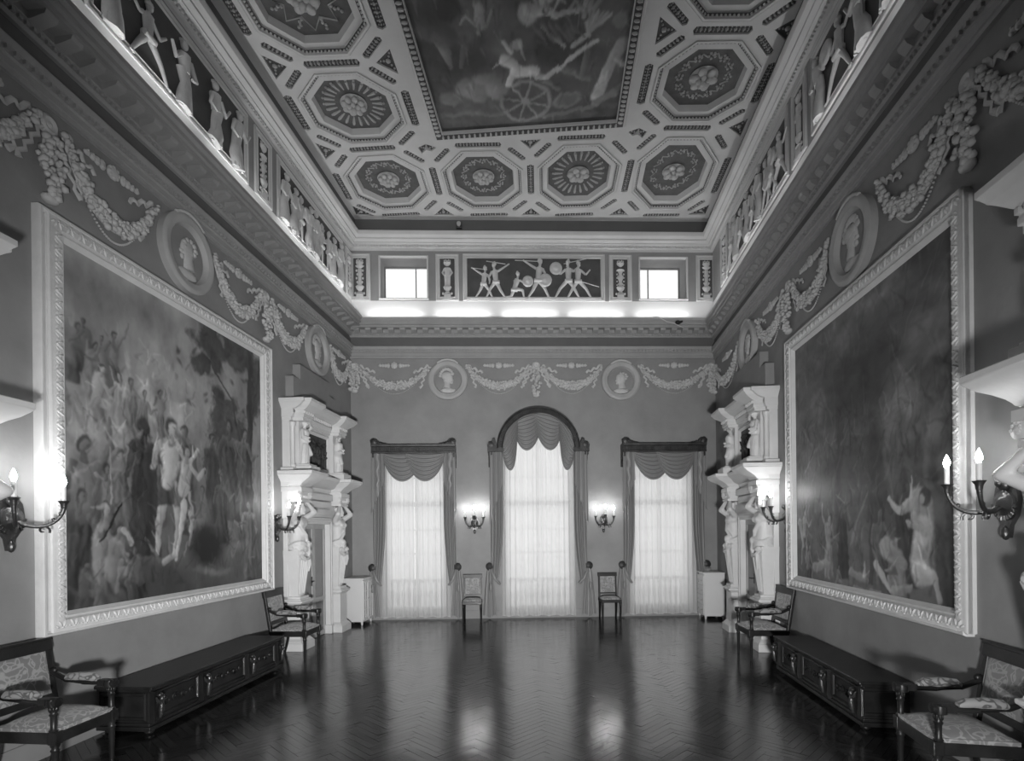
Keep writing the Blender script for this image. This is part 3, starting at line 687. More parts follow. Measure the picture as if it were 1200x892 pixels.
medallion('left', 1.63, 5.08, 'round medallion above the stepped top of the left doorway', 1, 0, .43)
medallion('right', 5.83, 4.89, 'large round head medallion over the right wall painting', 1, 0, .44)
medallion('right', 2.30, 4.95, 'round medallion above the stepped top of the right doorway', -1, 1, .42)
zb = 5.27
swag('back', .12, 1.70, zb, 'garland on the back wall between left corner and helmeted medallion', .40, 1)
swag('back', 2.36, 3.82, zb, 'garland on the back wall right of the helmeted medallion', .40, 2)
swag('back', 3.92, 5.32, zb, 'garland on the back wall left of the bearded medallion', .40, 3)
swag('back', 6.0, 7.60, zb, 'garland on the back wall between bearded medallion and right corner', .40, 4)
pendant('back', 3.87, 5.30, 'fruit pendant above the arched window, middle of the back wall', 1)
pendant('back', .09, 5.28, 'fruit pendant in the far left corner on the back wall', 2, .5)
pendant('back', 7.60, 5.27, 'fruit pendant in the far right corner on the back wall', 3, .5)
swag('left', .10, 1.20, zb+.05, 'short garland between far left corner and doorway medallion', .42, 5)
swag('left', 2.06, 3.27, zb+.05, 'garland on the left wall right of the doorway pendant, beside the far medallion', .42, 6)
swag('left', 3.42, 4.63, zb+.05, 'garland above the far half of the left painting', .46, 7)
swag('left', 5.51, 6.70, zb+.05, 'garland above the near half of the left painting', .48, 8)
swag('left', 6.86, 8.10, zb+.05, 'garland leaving the photo at the upper left edge', .46, 9)
pendant('left', 3.345, 5.32, 'fruit pendant above the far top corner of the left painting', 4)
pendant('left', 6.78, 5.32, 'fruit pendant above the near top corner of the left painting', 5)
pendant('left', .09, 5.30, 'fruit pendant in the far left corner on the left wall', 6, .5)
swag('right', .10, 1.86, zb-.10, 'short garland between far right corner and doorway medallion', .42, 15)
swag('right', 2.74, 3.98, zb-.10, 'garland on the right wall beside the far medallion, towards the painting', .40, 16)
swag('right', 4.14, 5.38, zb-.10, 'garland above the far half of the right painting', .42, 17)
swag('right', 6.28, 7.46, zb-.10, 'garland above the near half of the right painting', .46, 18)
swag('right', 7.62, 8.90, zb-.10, 'garland leaving the photo at the upper right edge', .46, 19)
pendant('right', 4.06, 5.20, 'fruit pendant above the far top corner of the right painting', 14)
pendant('right', 7.54, 5.20, 'fruit pendant above the near top corner of the right painting', 15)
pendant('right', .09, 5.22, 'fruit pendant in the far right corner on the right wall', 16, .5)

# ================================================================== attic: framed reliefs
def soldier(m, x, z, h, pose, d=1, shield=True, seed=0):
    # one low-relief figure drawn as joined limbs
    y = -.03; k = h; F_ = lambda a, b, ra, rb: m.tube([(x+a[0]*d*k, y, z+a[1]*k), (x+b[0]*d*k, y, z+b[1]*k)], [ra*k*.82, rb*k*.82], 8, flat=.8)
    J = {'lunge': [(0, .52), (.0, .80), (.22, .28), (.36, .02), (-.16, .26), (-.30, .0), (.22, .66), (.34, .80), (-.14, .74), (-.32, .90)],
         'throw': [(0, .50), (.04, .78), (.16, .28), (.28, .02), (-.12, .24), (-.26, .02), (.20, .60), (.18, .46), (-.20, .86), (-.38, .98)],
         'kneel': [(0, .30), (.10, .58), (.26, .26), (.30, .02), (-.10, .06), (-.38, .03), (.28, .50), (.42, .52), (.0, .40), (-.06, .28)],
         'stand': [(0, .50), (.0, .80), (.05, .27), (.07, .02), (-.07, .26), (-.13, .02), (.16, .64), (.26, .76), (-.14, .62), (-.10, .46)]}[pose]
    hip, ch, k1, f1, k2, f2, e1, h1, e2, h2 = J
    F_(hip, ch, .085, .11); F_(hip, k1, .075, .05); F_(k1, f1, .05, .03); F_(hip, k2, .075, .05); F_(k2, f2, .05, .03)
    F_((ch[0]+.08, ch[1]-.02), e1, .045, .035); F_(e1, h1, .035, .025); F_((ch[0]-.08, ch[1]-.02), e2, .045, .035); F_(e2, h2, .035, .025)
    for f in (f1, f2): m.ball((x+(f[0]+.03)*d*k, y, z+(f[1])*k+.005), (.05*k, .03*k, .022*k))
    hx, hz = x+(ch[0]+.02)*d*k, z+(ch[1]+.15)*k
    F_(ch, (ch[0]+.02, ch[1]+.12), .045, .04); m.ball((hx, y-.01, hz), (.055*k, .05*k, .07*k), 2)
    m.ball((hx-.01*d*k, y-.012, hz+.03*k), (.068*k, .05*k, .05*k), 2)
    for q in range(5): a = PI*.25+q*.45; m.ball((hx-math.cos(a)*-.02*k-.02*d*k, y-.012, hz+.06*k+math.sin(a)*.035*k), .022*k)
    m.tube([(x+(hip[0]-.10)*d*k, y-.01, z+(hip[1]-.05)*k), (x+(hip[0]+.10)*d*k, y-.01, z+(hip[1]-.05)*k)], [.06*k, .06*k], 8)
    if shield: m.lathe([(.17*k, .0), (.17*k, .02), (.14*k, .035), (.12*k, .03), (.05*k, .05), (.001, .06)], c=(x+h1[0]*d*k, y-.01, z+h1[1]*k), n=20, axis='y')
def drapery(m, x, z, h, d, seed):
    rr = random.Random(seed); m.tube([(x+rr.uniform(-.05, .05), -.03, z+h*t) for t in (0, .2, .4, .6)], [.13*h, .12*h, .09*h, .10*h], 9, flat=.7)
    for k in range(5): m.tube([(x-.10*h+.05*h*k, -.05-.02*(k % 2), z), (x-.05*h+.03*h*k, -.06, z+.3*h), (x+rr.uniform(-.04, .04), -.05, z+.55*h)], [.022*h, .018*h, .012*h], 6)
    m.tube([(x, -.04, z+.55*h), (x+.02*d, -.045, z+.80*h)], [.08*h, .10*h], 9, flat=.8); m.ball((x+.03*d, -.06, z+.93*h), (.055*h, .05*h, .072*h), 2)
    for k in range(6): a = k; m.ball((x+.03*d+.05*h*math.cos(a), -.05, z+.97*h+.03*h*math.sin(a)), .028*h)
    sx = rr.choice((-1, 1)); m.tube([(x+.08*h*sx, -.05, z+.78*h), (x+.2*h*sx, -.06, z+.62*h), (x+.28*h*sx, -.07, z+.78*h)], [.04*h, .032*h, .022*h], 7)
    m.tube([(x-.08*h*sx, -.05, z+.78*h), (x-.17*h*sx, -.07, z+.56*h), (x-.06*h*sx, -.09, z+.50*h)], [.04*h, .032*h, .022*h], 7)
def ring_panel(t, x0, x1, z0, z1):
    m = MB(); m.ring(rect(x0-.09, x1+.09, z0-.02, z1+.09), [(0, -.035), (0, -.068), (.02, -.075), (.035, -.062), (.06, -.062), (.075, -.072), (.09, -.05), (.09, -.035)])
    m.build('panel_moulding', 'ceiling', t, smooth=30)
    m = MB(); m.box(x0, x1, -.052, -.04, z0, z1); m.build('panel_field', 'field', t, smooth=None)
t = empty('battle_relief', 'wide relief of fighting warriors with round shields, back wall between the attic windows', 'relief'); put(t, 'back', 3.85, 0, 6.66)
ring_panel(t, -1.40, 1.40, 0, .87)
for (x, h, po, d, sh) in [(-1.06, .66, 'throw', 1, 0), (-.80, .74, 'throw', -1, 0), (-.42, .68, 'kneel', 1, 1), (.08, .82, 'throw', 1, 1), (.72, .78, 'lunge', -1, 1), (.92, .76, 'lunge', 1, 0)]:
    m = MB(); m.X = Matrix.Translation((0, -.03, 0)); soldier(m, x, .03, h, po, d, bool(sh)); m.build('warrior', 'garland', t, smooth=60)
m = MB(); m.X = Matrix.Translation((0, -.05, 0))
for a, b in [((-1.32, .66), (-.98, .62)), ((-.4, .82), (.1, .80)), ((.62, .75), (1.1, .86)), ((.85, .42), (1.36, .27)), ((-1.0, .80), (-.6, .74))]: m.tube([(a[0], -.03, a[1]), (b[0], -.03, b[1])], .009, 6)
m.tube([(-1.4, -.01, .02), (1.4, -.01, .02)], .02, 6); m.build('spears', 'garland', t, smooth=60)

def candelabrum(side, u, z, kind, label, w=.13, h=.86, ydep=0.0):
    t = empty('candelabrum_panel', label, 'relief', 'narrow candelabrum panels of the attic'); put(t, side, u, 0, z)
    ring_panel(t, -w, w, 0, h)
    m = MB(); m.X = Matrix.Translation((0, -.052, 0)) @ Matrix.Diagonal((1, .55, 1, 1))
    s = h/.86
    m.box(-.10, .10, -.05, 0, .0, .03); m.box(-.07, .07, -.05, 0, .03, .12)
    for sx in (-1, 1): m.ball((sx*.09, -.02, .13), (.022, .03, .03))
    m.lathe([(.085, .14), (.06, .15), (.03, .18), (.07, .22), (.09, .27), (.06, .30)], n=14)
    if kind == 0:
        m.lathe([(.03, .30), (.05, .33), (.035, .36), (.045, .62), (.03, .65), (.08, .68), (.09, .70), (.05, .71)], n=14)
        for sx in (-1, 1):
            for k in range(4): m.ball((sx*(.05+.015*(k % 2)), -.02, .36+.08*k), (.02, .02, .03))
    elif kind == 1:
        m.tube([(0, 0, .3), (0, 0, .52)], [.06, .07], 10); m.tube([(0, 0, .5), (0, 0, .66)], [.06, .075], 10); m.ball((0, -.02, .75), (.045, .045, .055), 2)
        for sx in (-1, 1): m.tube([(sx*.06, -.01, .64), (sx*.10, -.02, .56), (sx*.06, -.05, .5)], .02, 7)
    else:
        m.lathe([(.03, .30), (.06, .34), (.03, .38), (.05, .44), (.07, .50), (.03, .54), (.05, .60), (.08, .64), (.03, .66)], n=14)
        for sx in (-1, 1):
            for k in range(5): m.ball((sx*(.07), -.01, .32+.075*k), (.022, .02, .022))
    m.lathe([(.02, .70), (.07, .74), (.08, .78), (.02, .79)], n=12)
    for k in range(5): m.ball((-.06+.03*k, -.01, .81+.015*(k % 2)), (.016, .016, .025))
    m.build('candelabrum', 'garland', t, smooth=50)
candelabrum('back', .225, 6.66, 0, 'candelabrum panel at the left end of the back attic')
candelabrum('back', 2.035, 6.66, 1, 'panel with a small standing figure, between left attic window and battle relief', .15)
candelabrum('back', 5.67, 6.66, 2, 'panel of stacked urns between battle relief and right attic window', .15)
candelabrum('back', 7.50, 6.66, 0, 'column panel at the right end of the back attic')
def procession(side, ua, ub, label, n, seed, h=.84):
    sg = SGN[side]; rr = random.Random(seed); uc, hw = (ua+ub)/2, (ub-ua)/2
    t = empty('figure_relief', label, 'relief', 'long figure reliefs of the side attics'); put(t, side, uc, 0, 6.68); ring_panel(t, -hw, hw, 0, .86)
    for i in range(n):
        x = -hw + .15 + (2*hw-.3)*(i+.5+rr.uniform(-.18, .18))/n
        m = MB(); m.X = Matrix.Translation((0, -.045, 0)) @ Matrix.Diagonal((1.15, 1.0, 1, 1))
        hh = h*rr.uniform(.88, 1.0)
        if rr.random() < .62: drapery(m, x, .01, hh*.97, rr.choice((-1, 1)), seed*17+i)
        else: soldier(m, x, .02, hh*.9, rr.choice(('lunge', 'stand', 'throw')), rr.choice((-1, 1)), rr.random() < .4, i)
        m.build('relief_figure', 'garland', t, smooth=60)
procession('left', .60, 2.95, 'crowded figure relief at the far end of the left attic', 9, 3)
candelabrum('left', 3.43, 6.69, 2, 'candelabrum panel between the two figure reliefs of the left attic', .14, .85)
candelabrum('left', .14, 6.69, 0, 'candelabrum panel in the far corner of the left attic', .11, .85)
procession('left', 3.92, 6.35, 'relief with a large draped figure, middle of the left attic', 5, 8)
procession('left', 7.30, 9.6, 'nearest figure relief of the left attic, at the photo edge', 5, 12)
candelabrum('left', 6.80, 6.69, 0, 'nearest candelabrum panel of the left attic', .14, .85)
procession('right', 1.42, 4.10, 'crowded figure relief at the far end of the right attic', 9, 23)
candelabrum('right', 4.55, 6.66, 1, 'panel with slim figure between the reliefs of the right attic', .14, .88)
candelabrum('right', .97, 6.66, 2, 'candelabrum panel in the far corner of the right attic', .14, .88)
procession('right', 5.02, 7.4, 'relief with seated figure, middle of the right attic', 5, 28)
procession('right', 8.3, 10.6, 'nearest figure relief of the right attic, at the photo edge', 5, 31)
candelabrum('right', 7.85, 6.66, 2, 'nearest candelabrum panel of the right attic', .14, .88)

# ================================================================== lamps hidden on the cornice ledge
def ledge_lamp(side, u, ln, label, power):
    t = empty('cornice_lamp', label, 'lamp', 'strip lamps on the cornice ledge, ' + NM[side]); put(t, side, u, .15, 6.215+ZW[side])
    m = MB(); m.box(-ln/2, ln/2, -.02, .02, 0, .02); m.build('lamp_housing', 'white_paint', t, smooth=None)
    m = MB(); m.tube([(-ln/2+.03, 0, .03), (ln/2-.03, 0, .03)], .011, 8); m.build('lamp_tube', 'tubelamp', t)
    d = bpy.data.lights.new('cornice_light', 'AREA'); d.shape = 'RECTANGLE'; d.size = ln*.92; d.size_y = .03; d.energy = power*ln; d.spread = PI*.95
    o = bpy.data.objects.new('cornice_light', d); COL.objects.link(o); o.parent = t; o.location = (0, 0, .048); o.rotation_euler = (PI+.35, 0, 0)
for k in range(5): ledge_lamp('back', .95+1.40*k, 1.22, 'strip lamp on the back wall ledge', CORNICE_POWER)
for k in range(5): ledge_lamp('left', 1.0+1.55*k, 1.3, 'strip lamp on the left wall ledge', CORNICE_POWER*.9)
for k in range(5): ledge_lamp('right', 1.0+1.55*k, 1.3, 'strip lamp on the right wall ledge', CORNICE_POWER*.5)

# ================================================================== ceiling with coffers
def cz(px, py):
    rx, rz = ray(px, py); t = (ZC-EYE)/rz; return Vector((rx*t, t))
V2 = Vector
def cell(n, s, e, w_): return V2(n), V2(s), V2(e), V2(w_)
# mid-side points (north = away from the windows) in metres on the ceiling
CELLS = [cell((-2.27, 9.14), (-2.18, 11.05), (-1.33, 10.02), (-3.08, 10.15)), cell((-.50, 9.08), (-.40, 11.09), (.41, 10.0), (-1.33, 10.02)),
         cell((1.20, 8.93), (1.33, 11.12), (2.17, 9.93), (.41, 10.0)), cell((2.87, 8.74), (3.12, 11.17), (3.87, 9.95), (2.17, 9.93))]
lft = [(-2.27, 9.14), (-2.40, 7.47), (-2.55, 5.80), (-2.69, 4.12), (-2.83, 2.45), (-2.97, .78), (-3.1, -.9)]
rgt = [(2.87, 8.74), (2.78, 7.03), (2.60, 5.30), (2.42, 3.60), (2.23, 1.90), (2.05, .2), (1.87, -1.4)]
for a, b in zip(lft, lft[1:]):
    c = (V2(a)+V2(b))/2; CELLS.append(cell(b, a, c+V2((.86, -.02)), c-V2((.88, -.05))))
for a, b in zip(rgt, rgt[1:]):
    c = (V2(a)+V2(b))/2; CELLS.append(cell(b, a, c+V2((.87, .0)), c-V2((.84, .0))))
def octo(c, ex, ey, a):                     # octagon of apothem a (in half-cell units)
    q = math.tan(PI/8)*a
    return [c+ex*u+ey*v for u, v in ((a, -q), (a, q), (q, a), (-q, a), (-a, q), (-a, -q), (-q, -a), (q, -a))]
def slot(p, d, ln, th, taper=.03):
    d = d.normalized(); n = V2((-d.y, d.x)); h, t_ = ln/2, th/2
    return [p-d*h, p-d*(h-taper)-n*t_, p+d*(h-taper)-n*t_, p+d*h, p+d*(h-taper)+n*t_, p-d*(h-taper)+n*t_]
holes, orn = [], []
seen = []
def add_slot(p, d, ln, th):
    if any((p-q).length < .12 for q in seen): return
    seen.append(p.copy()); holes.append(slot(p, d, ln, th)); orn.append((p, d.normalized(), ln, th))
TRI = []
def tri(p, base, tip, b, h):                # base direction, tip direction
    base = base.normalized(); tip = tip.normalized(); a_ = [p-base*b/2, p+base*b/2, p+tip*h]
    TRI.append(a_); holes.append(a_)
for (n_, s_, e_, w_) in CELLS:
    c = (e_+w_)/2*.5 + (n_+s_)/2*.5; ex, ey = (e_-w_)/2, (n_-s_)/2
    holes.append(octo(c, ex, ey, .83))
    add_slot(n_, ex, ex.length*.90, .12); add_slot(s_, ex, ex.length*.90, .12); add_slot(e_, ey, ey.length*.85, .12); add_slot(w_, ey, ey.length*.85, .12)
    for su in (-1, 1):
        for sv in (-1, 1):
            add_slot(c + ex*su*.735 + ey*sv*.735, ex*su - ey*sv, .42, .10)
def junction(p, along, inward, f=1.0): tri(V2(p)-V2(inward)*.02, V2(along), V2(inward), .40*f, .25*f)
# outer triangles along the far side, inner triangle, and those of the two side columns
for x, y in ((-1.31, 11.06), (.45, 11.10), (2.24, 11.13)): junction((x, y), (1, .02), (0, -1))
holes.append([V2((-3.09, 11.06)), V2((-2.72, 11.08)), V2((-3.07, 10.74))]); TRI.append(holes[-1])
holes.append([V2((4.02, 11.16)), V2((3.66, 11.15)), V2((3.98, 10.82))]); TRI.append(holes[-1])
junction((.37, 8.99), (1, -.05), (0, 1), .85)
for a in ((-1.36, 9.11), (2.10, 8.80)):      # arrow-shaped recess at the inner corners
    sx = 1 if a[0] < 0 else -1; p = V2(a)
    q = [p+V2(q_)*.72 for q_ in ((0, -.10), (sx*.22, .02), (sx*.10, .14), (-sx*.02, .10), (-sx*.14, .22), (-sx*.20, .02))]
    holes.append(q); TRI.append(q)
for a in lft[:-1]:
    p = V2(a); out = p - V2((.86, -.05)); junction(out, (-.085, -1), (1, -.05))
    if a != lft[0]: junction(p + V2((.84, -.02)), (-.085, -1), (-1, .05))
for a in rgt[:-1]:
    p = V2(a); out = p + V2((.90, 0)); junction(out, (.1, 1), (-1, 0))
    if a != rgt[0]: junction(p - V2((.82, 0)), (.1, 1), (1, 0))
E0 = [(-3.16, 11.25), (4.19, 11.50), (4.19-.1133*14, 11.50-13.9), (-3.16-.0859*13.9, 11.25-13.9)]
outer = [(-3.2, 11.3), (4.25, 11.55), (2.70, -2.65), (-4.45, -2.65)]
ceil = empty('ceiling', kind='structure'); ceil.location = (0, 0, ZC)
# canvas opening
CV = [V2((-1.087, 8.79)), V2((1.738, 8.557)), V2((1.02, -.9)), V2((-1.88, -.7))]
holes_t = [[tuple(p) for p in h] for h in holes] + [[tuple(p) for p in CV]]
def inside(h): return all(p[1] > -2.4 for p in h)
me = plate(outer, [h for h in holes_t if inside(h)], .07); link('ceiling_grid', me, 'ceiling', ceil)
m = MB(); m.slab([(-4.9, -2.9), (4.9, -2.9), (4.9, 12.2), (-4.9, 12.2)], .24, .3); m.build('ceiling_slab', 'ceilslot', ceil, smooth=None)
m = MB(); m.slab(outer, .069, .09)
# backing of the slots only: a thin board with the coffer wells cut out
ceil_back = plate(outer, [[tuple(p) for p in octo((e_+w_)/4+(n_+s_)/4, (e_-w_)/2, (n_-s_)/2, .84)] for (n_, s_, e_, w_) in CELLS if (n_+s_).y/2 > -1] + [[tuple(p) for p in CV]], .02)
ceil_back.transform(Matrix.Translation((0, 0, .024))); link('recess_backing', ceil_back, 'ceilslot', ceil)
rr = random.Random(9)
cnt = 0
for p, d, ln, th in orn:
    if p.y < 4.6: continue
    m = MB(); n = V2((-d.y, d.x)); kk = int(ln/.055)
    for i in range(kk):
        q = p + d*((i+.5)/kk-.5)*(ln-.05); r_ = .012+.010*(i % 2)
        m.ball((q.x, q.y, .018), (r_, r_, .022), 1)
        for sg in (-1, 1):
            z_ = q + n*sg*th*.26; m.ball((z_.x, z_.y, .02), (.011, .011, .012), 1)
    m.build('slot_ornament', 'coffer_orn', ceil, smooth=60)
for T_ in TRI:
    c = sum(T_, V2((0, 0)))/len(T_)
    if c.y < 4.6: continue
    m = MB(); m.ball((c.x, c.y, .018), (.04, .04, .025), 1)
    for p in T_:
        for f in (.35, .62): q = c + (p-c)*f; m.ball((q.x, q.y, .02), (.018, .018, .016), 1)
    m.build('corner_ornament', 'coffer_orn', ceil, smooth=60)
# coffers
NAMES = ['coffer at the far left corner of the ceiling', 'second coffer from the left along the window end', 'third coffer from the left along the window end', 'coffer at the far right corner of the ceiling']
side_l = ['left-hand ceiling coffer with a fluted ring, beside the painting corner', 'large left-hand ceiling coffer with a star pattern at the top edge']
side_r = ['right-hand ceiling coffer with rosette scrolls, beside the painting corner', 'right-hand ceiling coffer cut by the top edge of the photo']
LAB = NAMES + side_l + ['ceiling coffer over the left side, behind the photo edge']*4 + side_r + ['ceiling coffer over the right side, behind the photo edge']*4
for idx, ((n_, s_, e_, w_), lab) in enumerate(zip(CELLS, LAB)):
    c = (e_+w_)/4 + (n_+s_)/4; ex, ey = (e_-w_)/2, (n_-s_)/2
    if c.y < 1.0: continue
    t = empty('ceiling_coffer', 'octagonal ' + lab if not lab.startswith(('large', 'left', 'right', 'second', 'third', 'coffer', 'ceiling')) else lab, 'coffer', 'octagonal ceiling coffers'); t.location = (c.x, c.y, ZC)
    def loc(a): return [(p.x, p.y) for p in octo(V2((0, 0)), ex, ey, a)]
    def oring(m, a0, a1, z0, z1):            # octagonal band between two apothems
        A, B = loc(a0), loc(a1); vs = [(x, y, z0) for x, y in A] + [(x, y, z1) for x, y in B]
        m.add(vs, [(i, (i+1) % 8, (i+1) % 8 + 8, i+8) for i in range(8)])
    m = MB(); oring(m, .84, .835, -.015, .03); oring(m, .835, .80, -.015, -.015); oring(m, .80, .795, -.015, .03)
    A = [V2(p) for p in loc(.775)]
    for i in range(8):
        a, b = A[i], A[(i+1) % 8]; kk = max(3, int((b-a).length/.05))
        for j in range(kk):
            q = a + (b-a)*(j+.5)/kk; m.ball((q.x, q.y, .015), (.017, .017, .02), 1)
    m.build('bead_moulding', 'ceiling', t, smooth=40)
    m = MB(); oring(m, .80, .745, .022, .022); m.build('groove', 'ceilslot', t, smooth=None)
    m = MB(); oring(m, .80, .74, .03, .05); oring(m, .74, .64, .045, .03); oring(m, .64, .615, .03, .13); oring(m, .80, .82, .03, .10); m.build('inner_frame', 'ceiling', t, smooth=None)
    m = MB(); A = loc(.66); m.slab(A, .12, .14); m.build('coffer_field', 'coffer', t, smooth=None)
    R0 = .5*(ex.length+ey.length)*.62; ax, ay = ex.length*.62, ey.length*.62
    m = MB(); kind = idx % 4
    if idx in (5,):                          # star pattern
        S = [(ax*(.86 if k % 2 == 0 else .55)*math.cos(k*PI/8), ay*(.86 if k % 2 == 0 else .55)*math.sin(k*PI/8), .115) for k in range(16)]
        m.tube(S, .011, 6, closed=True)
        for k in range(8):
            a = (k+.5)*PI/4
            for j in range(4): m.ball((ax*(.62+.08*j)*math.cos(a+.05*(j % 2)), ay*(.62+.08*j)*math.sin(a+.05*(j % 2)), .115), (.025, .025, .02))
    elif idx in (2, 4):                      # radiating flutes
        for k in range(24):
            a = k*PI/12; m.tube([(ax*.52*math.cos(a), ay*.52*math.sin(a), .118), (ax*.80*math.cos(a), ay*.80*math.sin(a), .115)], [.012, .026], 6)
            m.ball((ax*.84*math.cos(a), ay*.84*math.sin(a), .115), (.022, .022, .018))
    else:                                    # ring of leaves and small flowers
        for k in range(12):
            a = k*PI/6
            for j in range(5): b = a+j*.9; m.ball((ax*.66*math.cos(a)+.045*math.cos(b*1.4), ay*.66*math.sin(a)+.045*math.sin(b*1.4), .115), (.022, .022, .02))
            m.tube([(ax*.66*math.cos(a), ay*.66*math.sin(a), .118), (ax*.74*math.cos(a+.2), ay*.74*math.sin(a+.2), .118), (ax*.62*math.cos(a+.38), ay*.62*math.sin(a+.38), .118)], .012, 6)
    m.build('ring_ornament', 'coffer_orn', t, smooth=60)
    m = MB(); fat = idx in (2, 3, 5, 10)
    m.lathe([(.19, .12), (.2, .105), (.12, .09)], n=24)
    for (nr, rad, z, s) in ((8 if not fat else 6, .13, .07, .062 if not fat else .08), (6 if not fat else 5, .075, .035, .048), (1, 0, .01, .045)):
        for k in range(nr):
            a = 2*PI*k/nr + rad*9; m.ball((rad*math.cos(a), rad*math.sin(a), z), (s, s*.8, .035), 2, Matrix.Rotation(a, 3, 'Z'))
    m.build('rosette', 'rosette', t, smooth=60)

# ceiling painting and its carved frame
root = empty('ceiling_painting', 'dark ceiling painting of winged figures around a spoked chariot wheel', 'painting'); root.location = (-1.9, -.9, ZC+.03)
Wc, Hc = 3.7, 9.75
PN = 420
P = Paint(Wc, Hc, PN, .04)
n1 = fbm(PN, 51, 6, 3, 1, 2.4); n2 = fbm(PN, 52, 6, 5, 1, 2.4)
P.wx = (fbm(PN, 5, 4, 10)-.5)*.05; P.wy = (fbm(PN, 6, 4, 26)-.5)*.05
P.im = .03 + .07*np.clip(n1-.35, 0, 1) + .03*n2
def c3(px, py):
    p = cz(px, py); return p.x+1.9, p.y+.9
for (px, py, rx, ry, t_, an) in [(520,60,.5,.5,.05,0),(560,110,.5,.22,.10,0),(640,20,.6,.4,.05,0),(590,60,.3,.2,.12,.5)]:
    P.ell(*c3(px, py), rx, ry, t_, .7, an, .8)
def LM(a, b, ra, rb, t_, al=.95): P.limb(c3(*a), c3(*b), ra, rb, t_, al)
for i, (a_, b_, r_) in enumerate(((500,30,.6),(560,20,.5),(530,70,.6),(660,60,.5),(700,20,.4),(600,120,.6),(690,130,.5),(550,125,.5))): P.puff(*c3(a_, b_), r_, r_*.7, (.02,.1,.03,.02,.06,.09,.03,.08)[i], .7, 14, 60+i, 1.5)
for i in range(7): P.ell(*c3(520+i*33, 140-(i > 3)*(i-3)*6+(i % 2)*3), .28, .09, .09, .6, .1, .7)
LM((505,135),(560,131),.05,.05,.13,.6); LM((560,131),(640,136),.05,.04,.13,.6); LM((640,136),(700,120),.05,.05,.15,.6); LM((700,120),(728,100),.05,.05,.15,.6)
wx_, wy_ = c3(616, 119)                     # chariot wheel
for (r_, t_) in ((.40, .17), (.345, .05)): P.ell(wx_, wy_, r_, r_, t_, .9, 0, .08)
for k in range(8): a = k*PI/4+.2; P.limb((wx_, wy_), (wx_+.37*math.cos(a), wy_+.37*math.sin(a)), .022, .018, .18, .9)
P.ell(wx_, wy_, .07, .07, .2, .9)
P.ell(*c3(664, 116), .24, .15, .15, .8, -.4, .2); P.ell(*c3(664, 116), .17, .10, .08, .8, -.4, .2)
for (px, py, r_) in ((527,114,.17),(545,103,.2),(572,98,.26),(558,108,.22),(583,104,.2)): P.ell(*c3(px, py), r_, r_*.9, .15, .8, .3, .3, .5)
LM((512,45),(522,60),.10,.08,.11); LM((520,58),(526,78),.08,.05,.12); LM((545,55),(540,78),.07,.04,.09); P.ell(*c3(525, 8), .2, .2, .03, .9); LM((490,30),(520,42),.2,.2,.06,.8)
LM((594,70),(612,84),.10,.08,.30); LM((612,84),(640,90),.07,.05,.24); LM((640,90),(665,70),.05,.04,.3); LM((665,70),(700,48),.05,.03,.34); LM((600,60),(590,48),.04,.03,.28); P.ell(*c3(606, 52), .09, .09, .22, .9)
LM((606,84),(628,82),.11,.08,.34); LM((604,82),(596,100),.05,.05,.4,.8)
for k in range(9): LM((690,40),(680+k*4.5, 4+k*1.2),.03,.02,.16+.03*(k%3),.8)
for k in range(6): LM((660,52),(634+k*4, 34+k*3),.03,.02,.17,.8)
P.ell(*c3(667, 40), .09, .1, .09, .9); LM((672,52),(690,42),.05,.05,.26)
LM((620,10),(650,18),.10,.06,.30); LM((650,18),(690,8),.05,.03,.28); P.ell(*c3(618, 15), .14, .18, .24, .8)
for i in range(6): LM((625+i*9, 30),(640+i*9, 50-i),.035,.02,.085,.8)
LM((700,110),(712,82),.12,.10,.32); LM((712,82),(730,48),.10,.11,.20); P.ell(*c3(726, 22), .12, .12, .12, .9); LM((696,118),(722,108),.06,.05,.14); LM((722,70),(738,80),.05,.04,.2)
LM((662,80),(690,92),.06,.05,.10); LM((640,95),(655,105),.05,.04,.12); LM((690,60),(682,88),.05,.04,.10)
for i, (px, py) in enumerate(((560,-40),(640,-70),(700,-60),(600,-130),(680,-160))):
    x, y = c3(px, py); P.fig(x, y, .9, .2, .1, 'nude', 1 if i % 2 else -1, i)
P.scumble(260, .6, 3.5, 6.4, 9.6, 23, .22); P.im = warp(P.im, .006, 14, 340); P.im = warp(P.im, .003, 50, 350); P.im *= .55+.8*fbm(PN, 61, 5, 24, .6, 1.6); P.im = np.clip((P.im-.022)*1.55+.012, .006, 1)
# the canvas follows the slightly tapered opening
A_, B_, C_, D_ = [np.array(p) for p in (CV[3], CV[2], CV[1], CV[0])]
uu, vv = np.meshgrid(np.linspace(-.01, 1.01, PN), np.linspace(-.003, 1.003, PN)); uu = uu[..., None]; vv = vv[..., None]
XY = (A_*(1-uu)+B_*uu)*(1-vv) + (D_*(1-uu)+C_*uu)*vv
ii = np.clip(((XY[..., 1]+.9)/Hc*PN).astype(int), 0, PN-1); jj = np.clip(((XY[..., 0]+1.9)/Wc*PN).astype(int), 0, PN-1)
P.im = P.im[ii, jj]
cv = P.object('canvas', root, z_up=False); cv.location.z = -.042; co = np.concatenate([XY+np.array([1.9, .9]), np.zeros((PN, PN, 1))], 2).astype(np.float32)
cv.data.vertices.foreach_set('co', co.ravel()); cv.data.update()
fr = MB()
def fring(m, loop, prof):                    # profile of (inset, z) around a loop in x,y
    k0 = len(m.v); m.ring(loop, prof); m.v[k0:] = [(a, c_, b) for a, b, c_ in m.v[k0:]]
LP = [(p.x, p.y) for p in (CV[3], CV[2], CV[1], CV[0])]
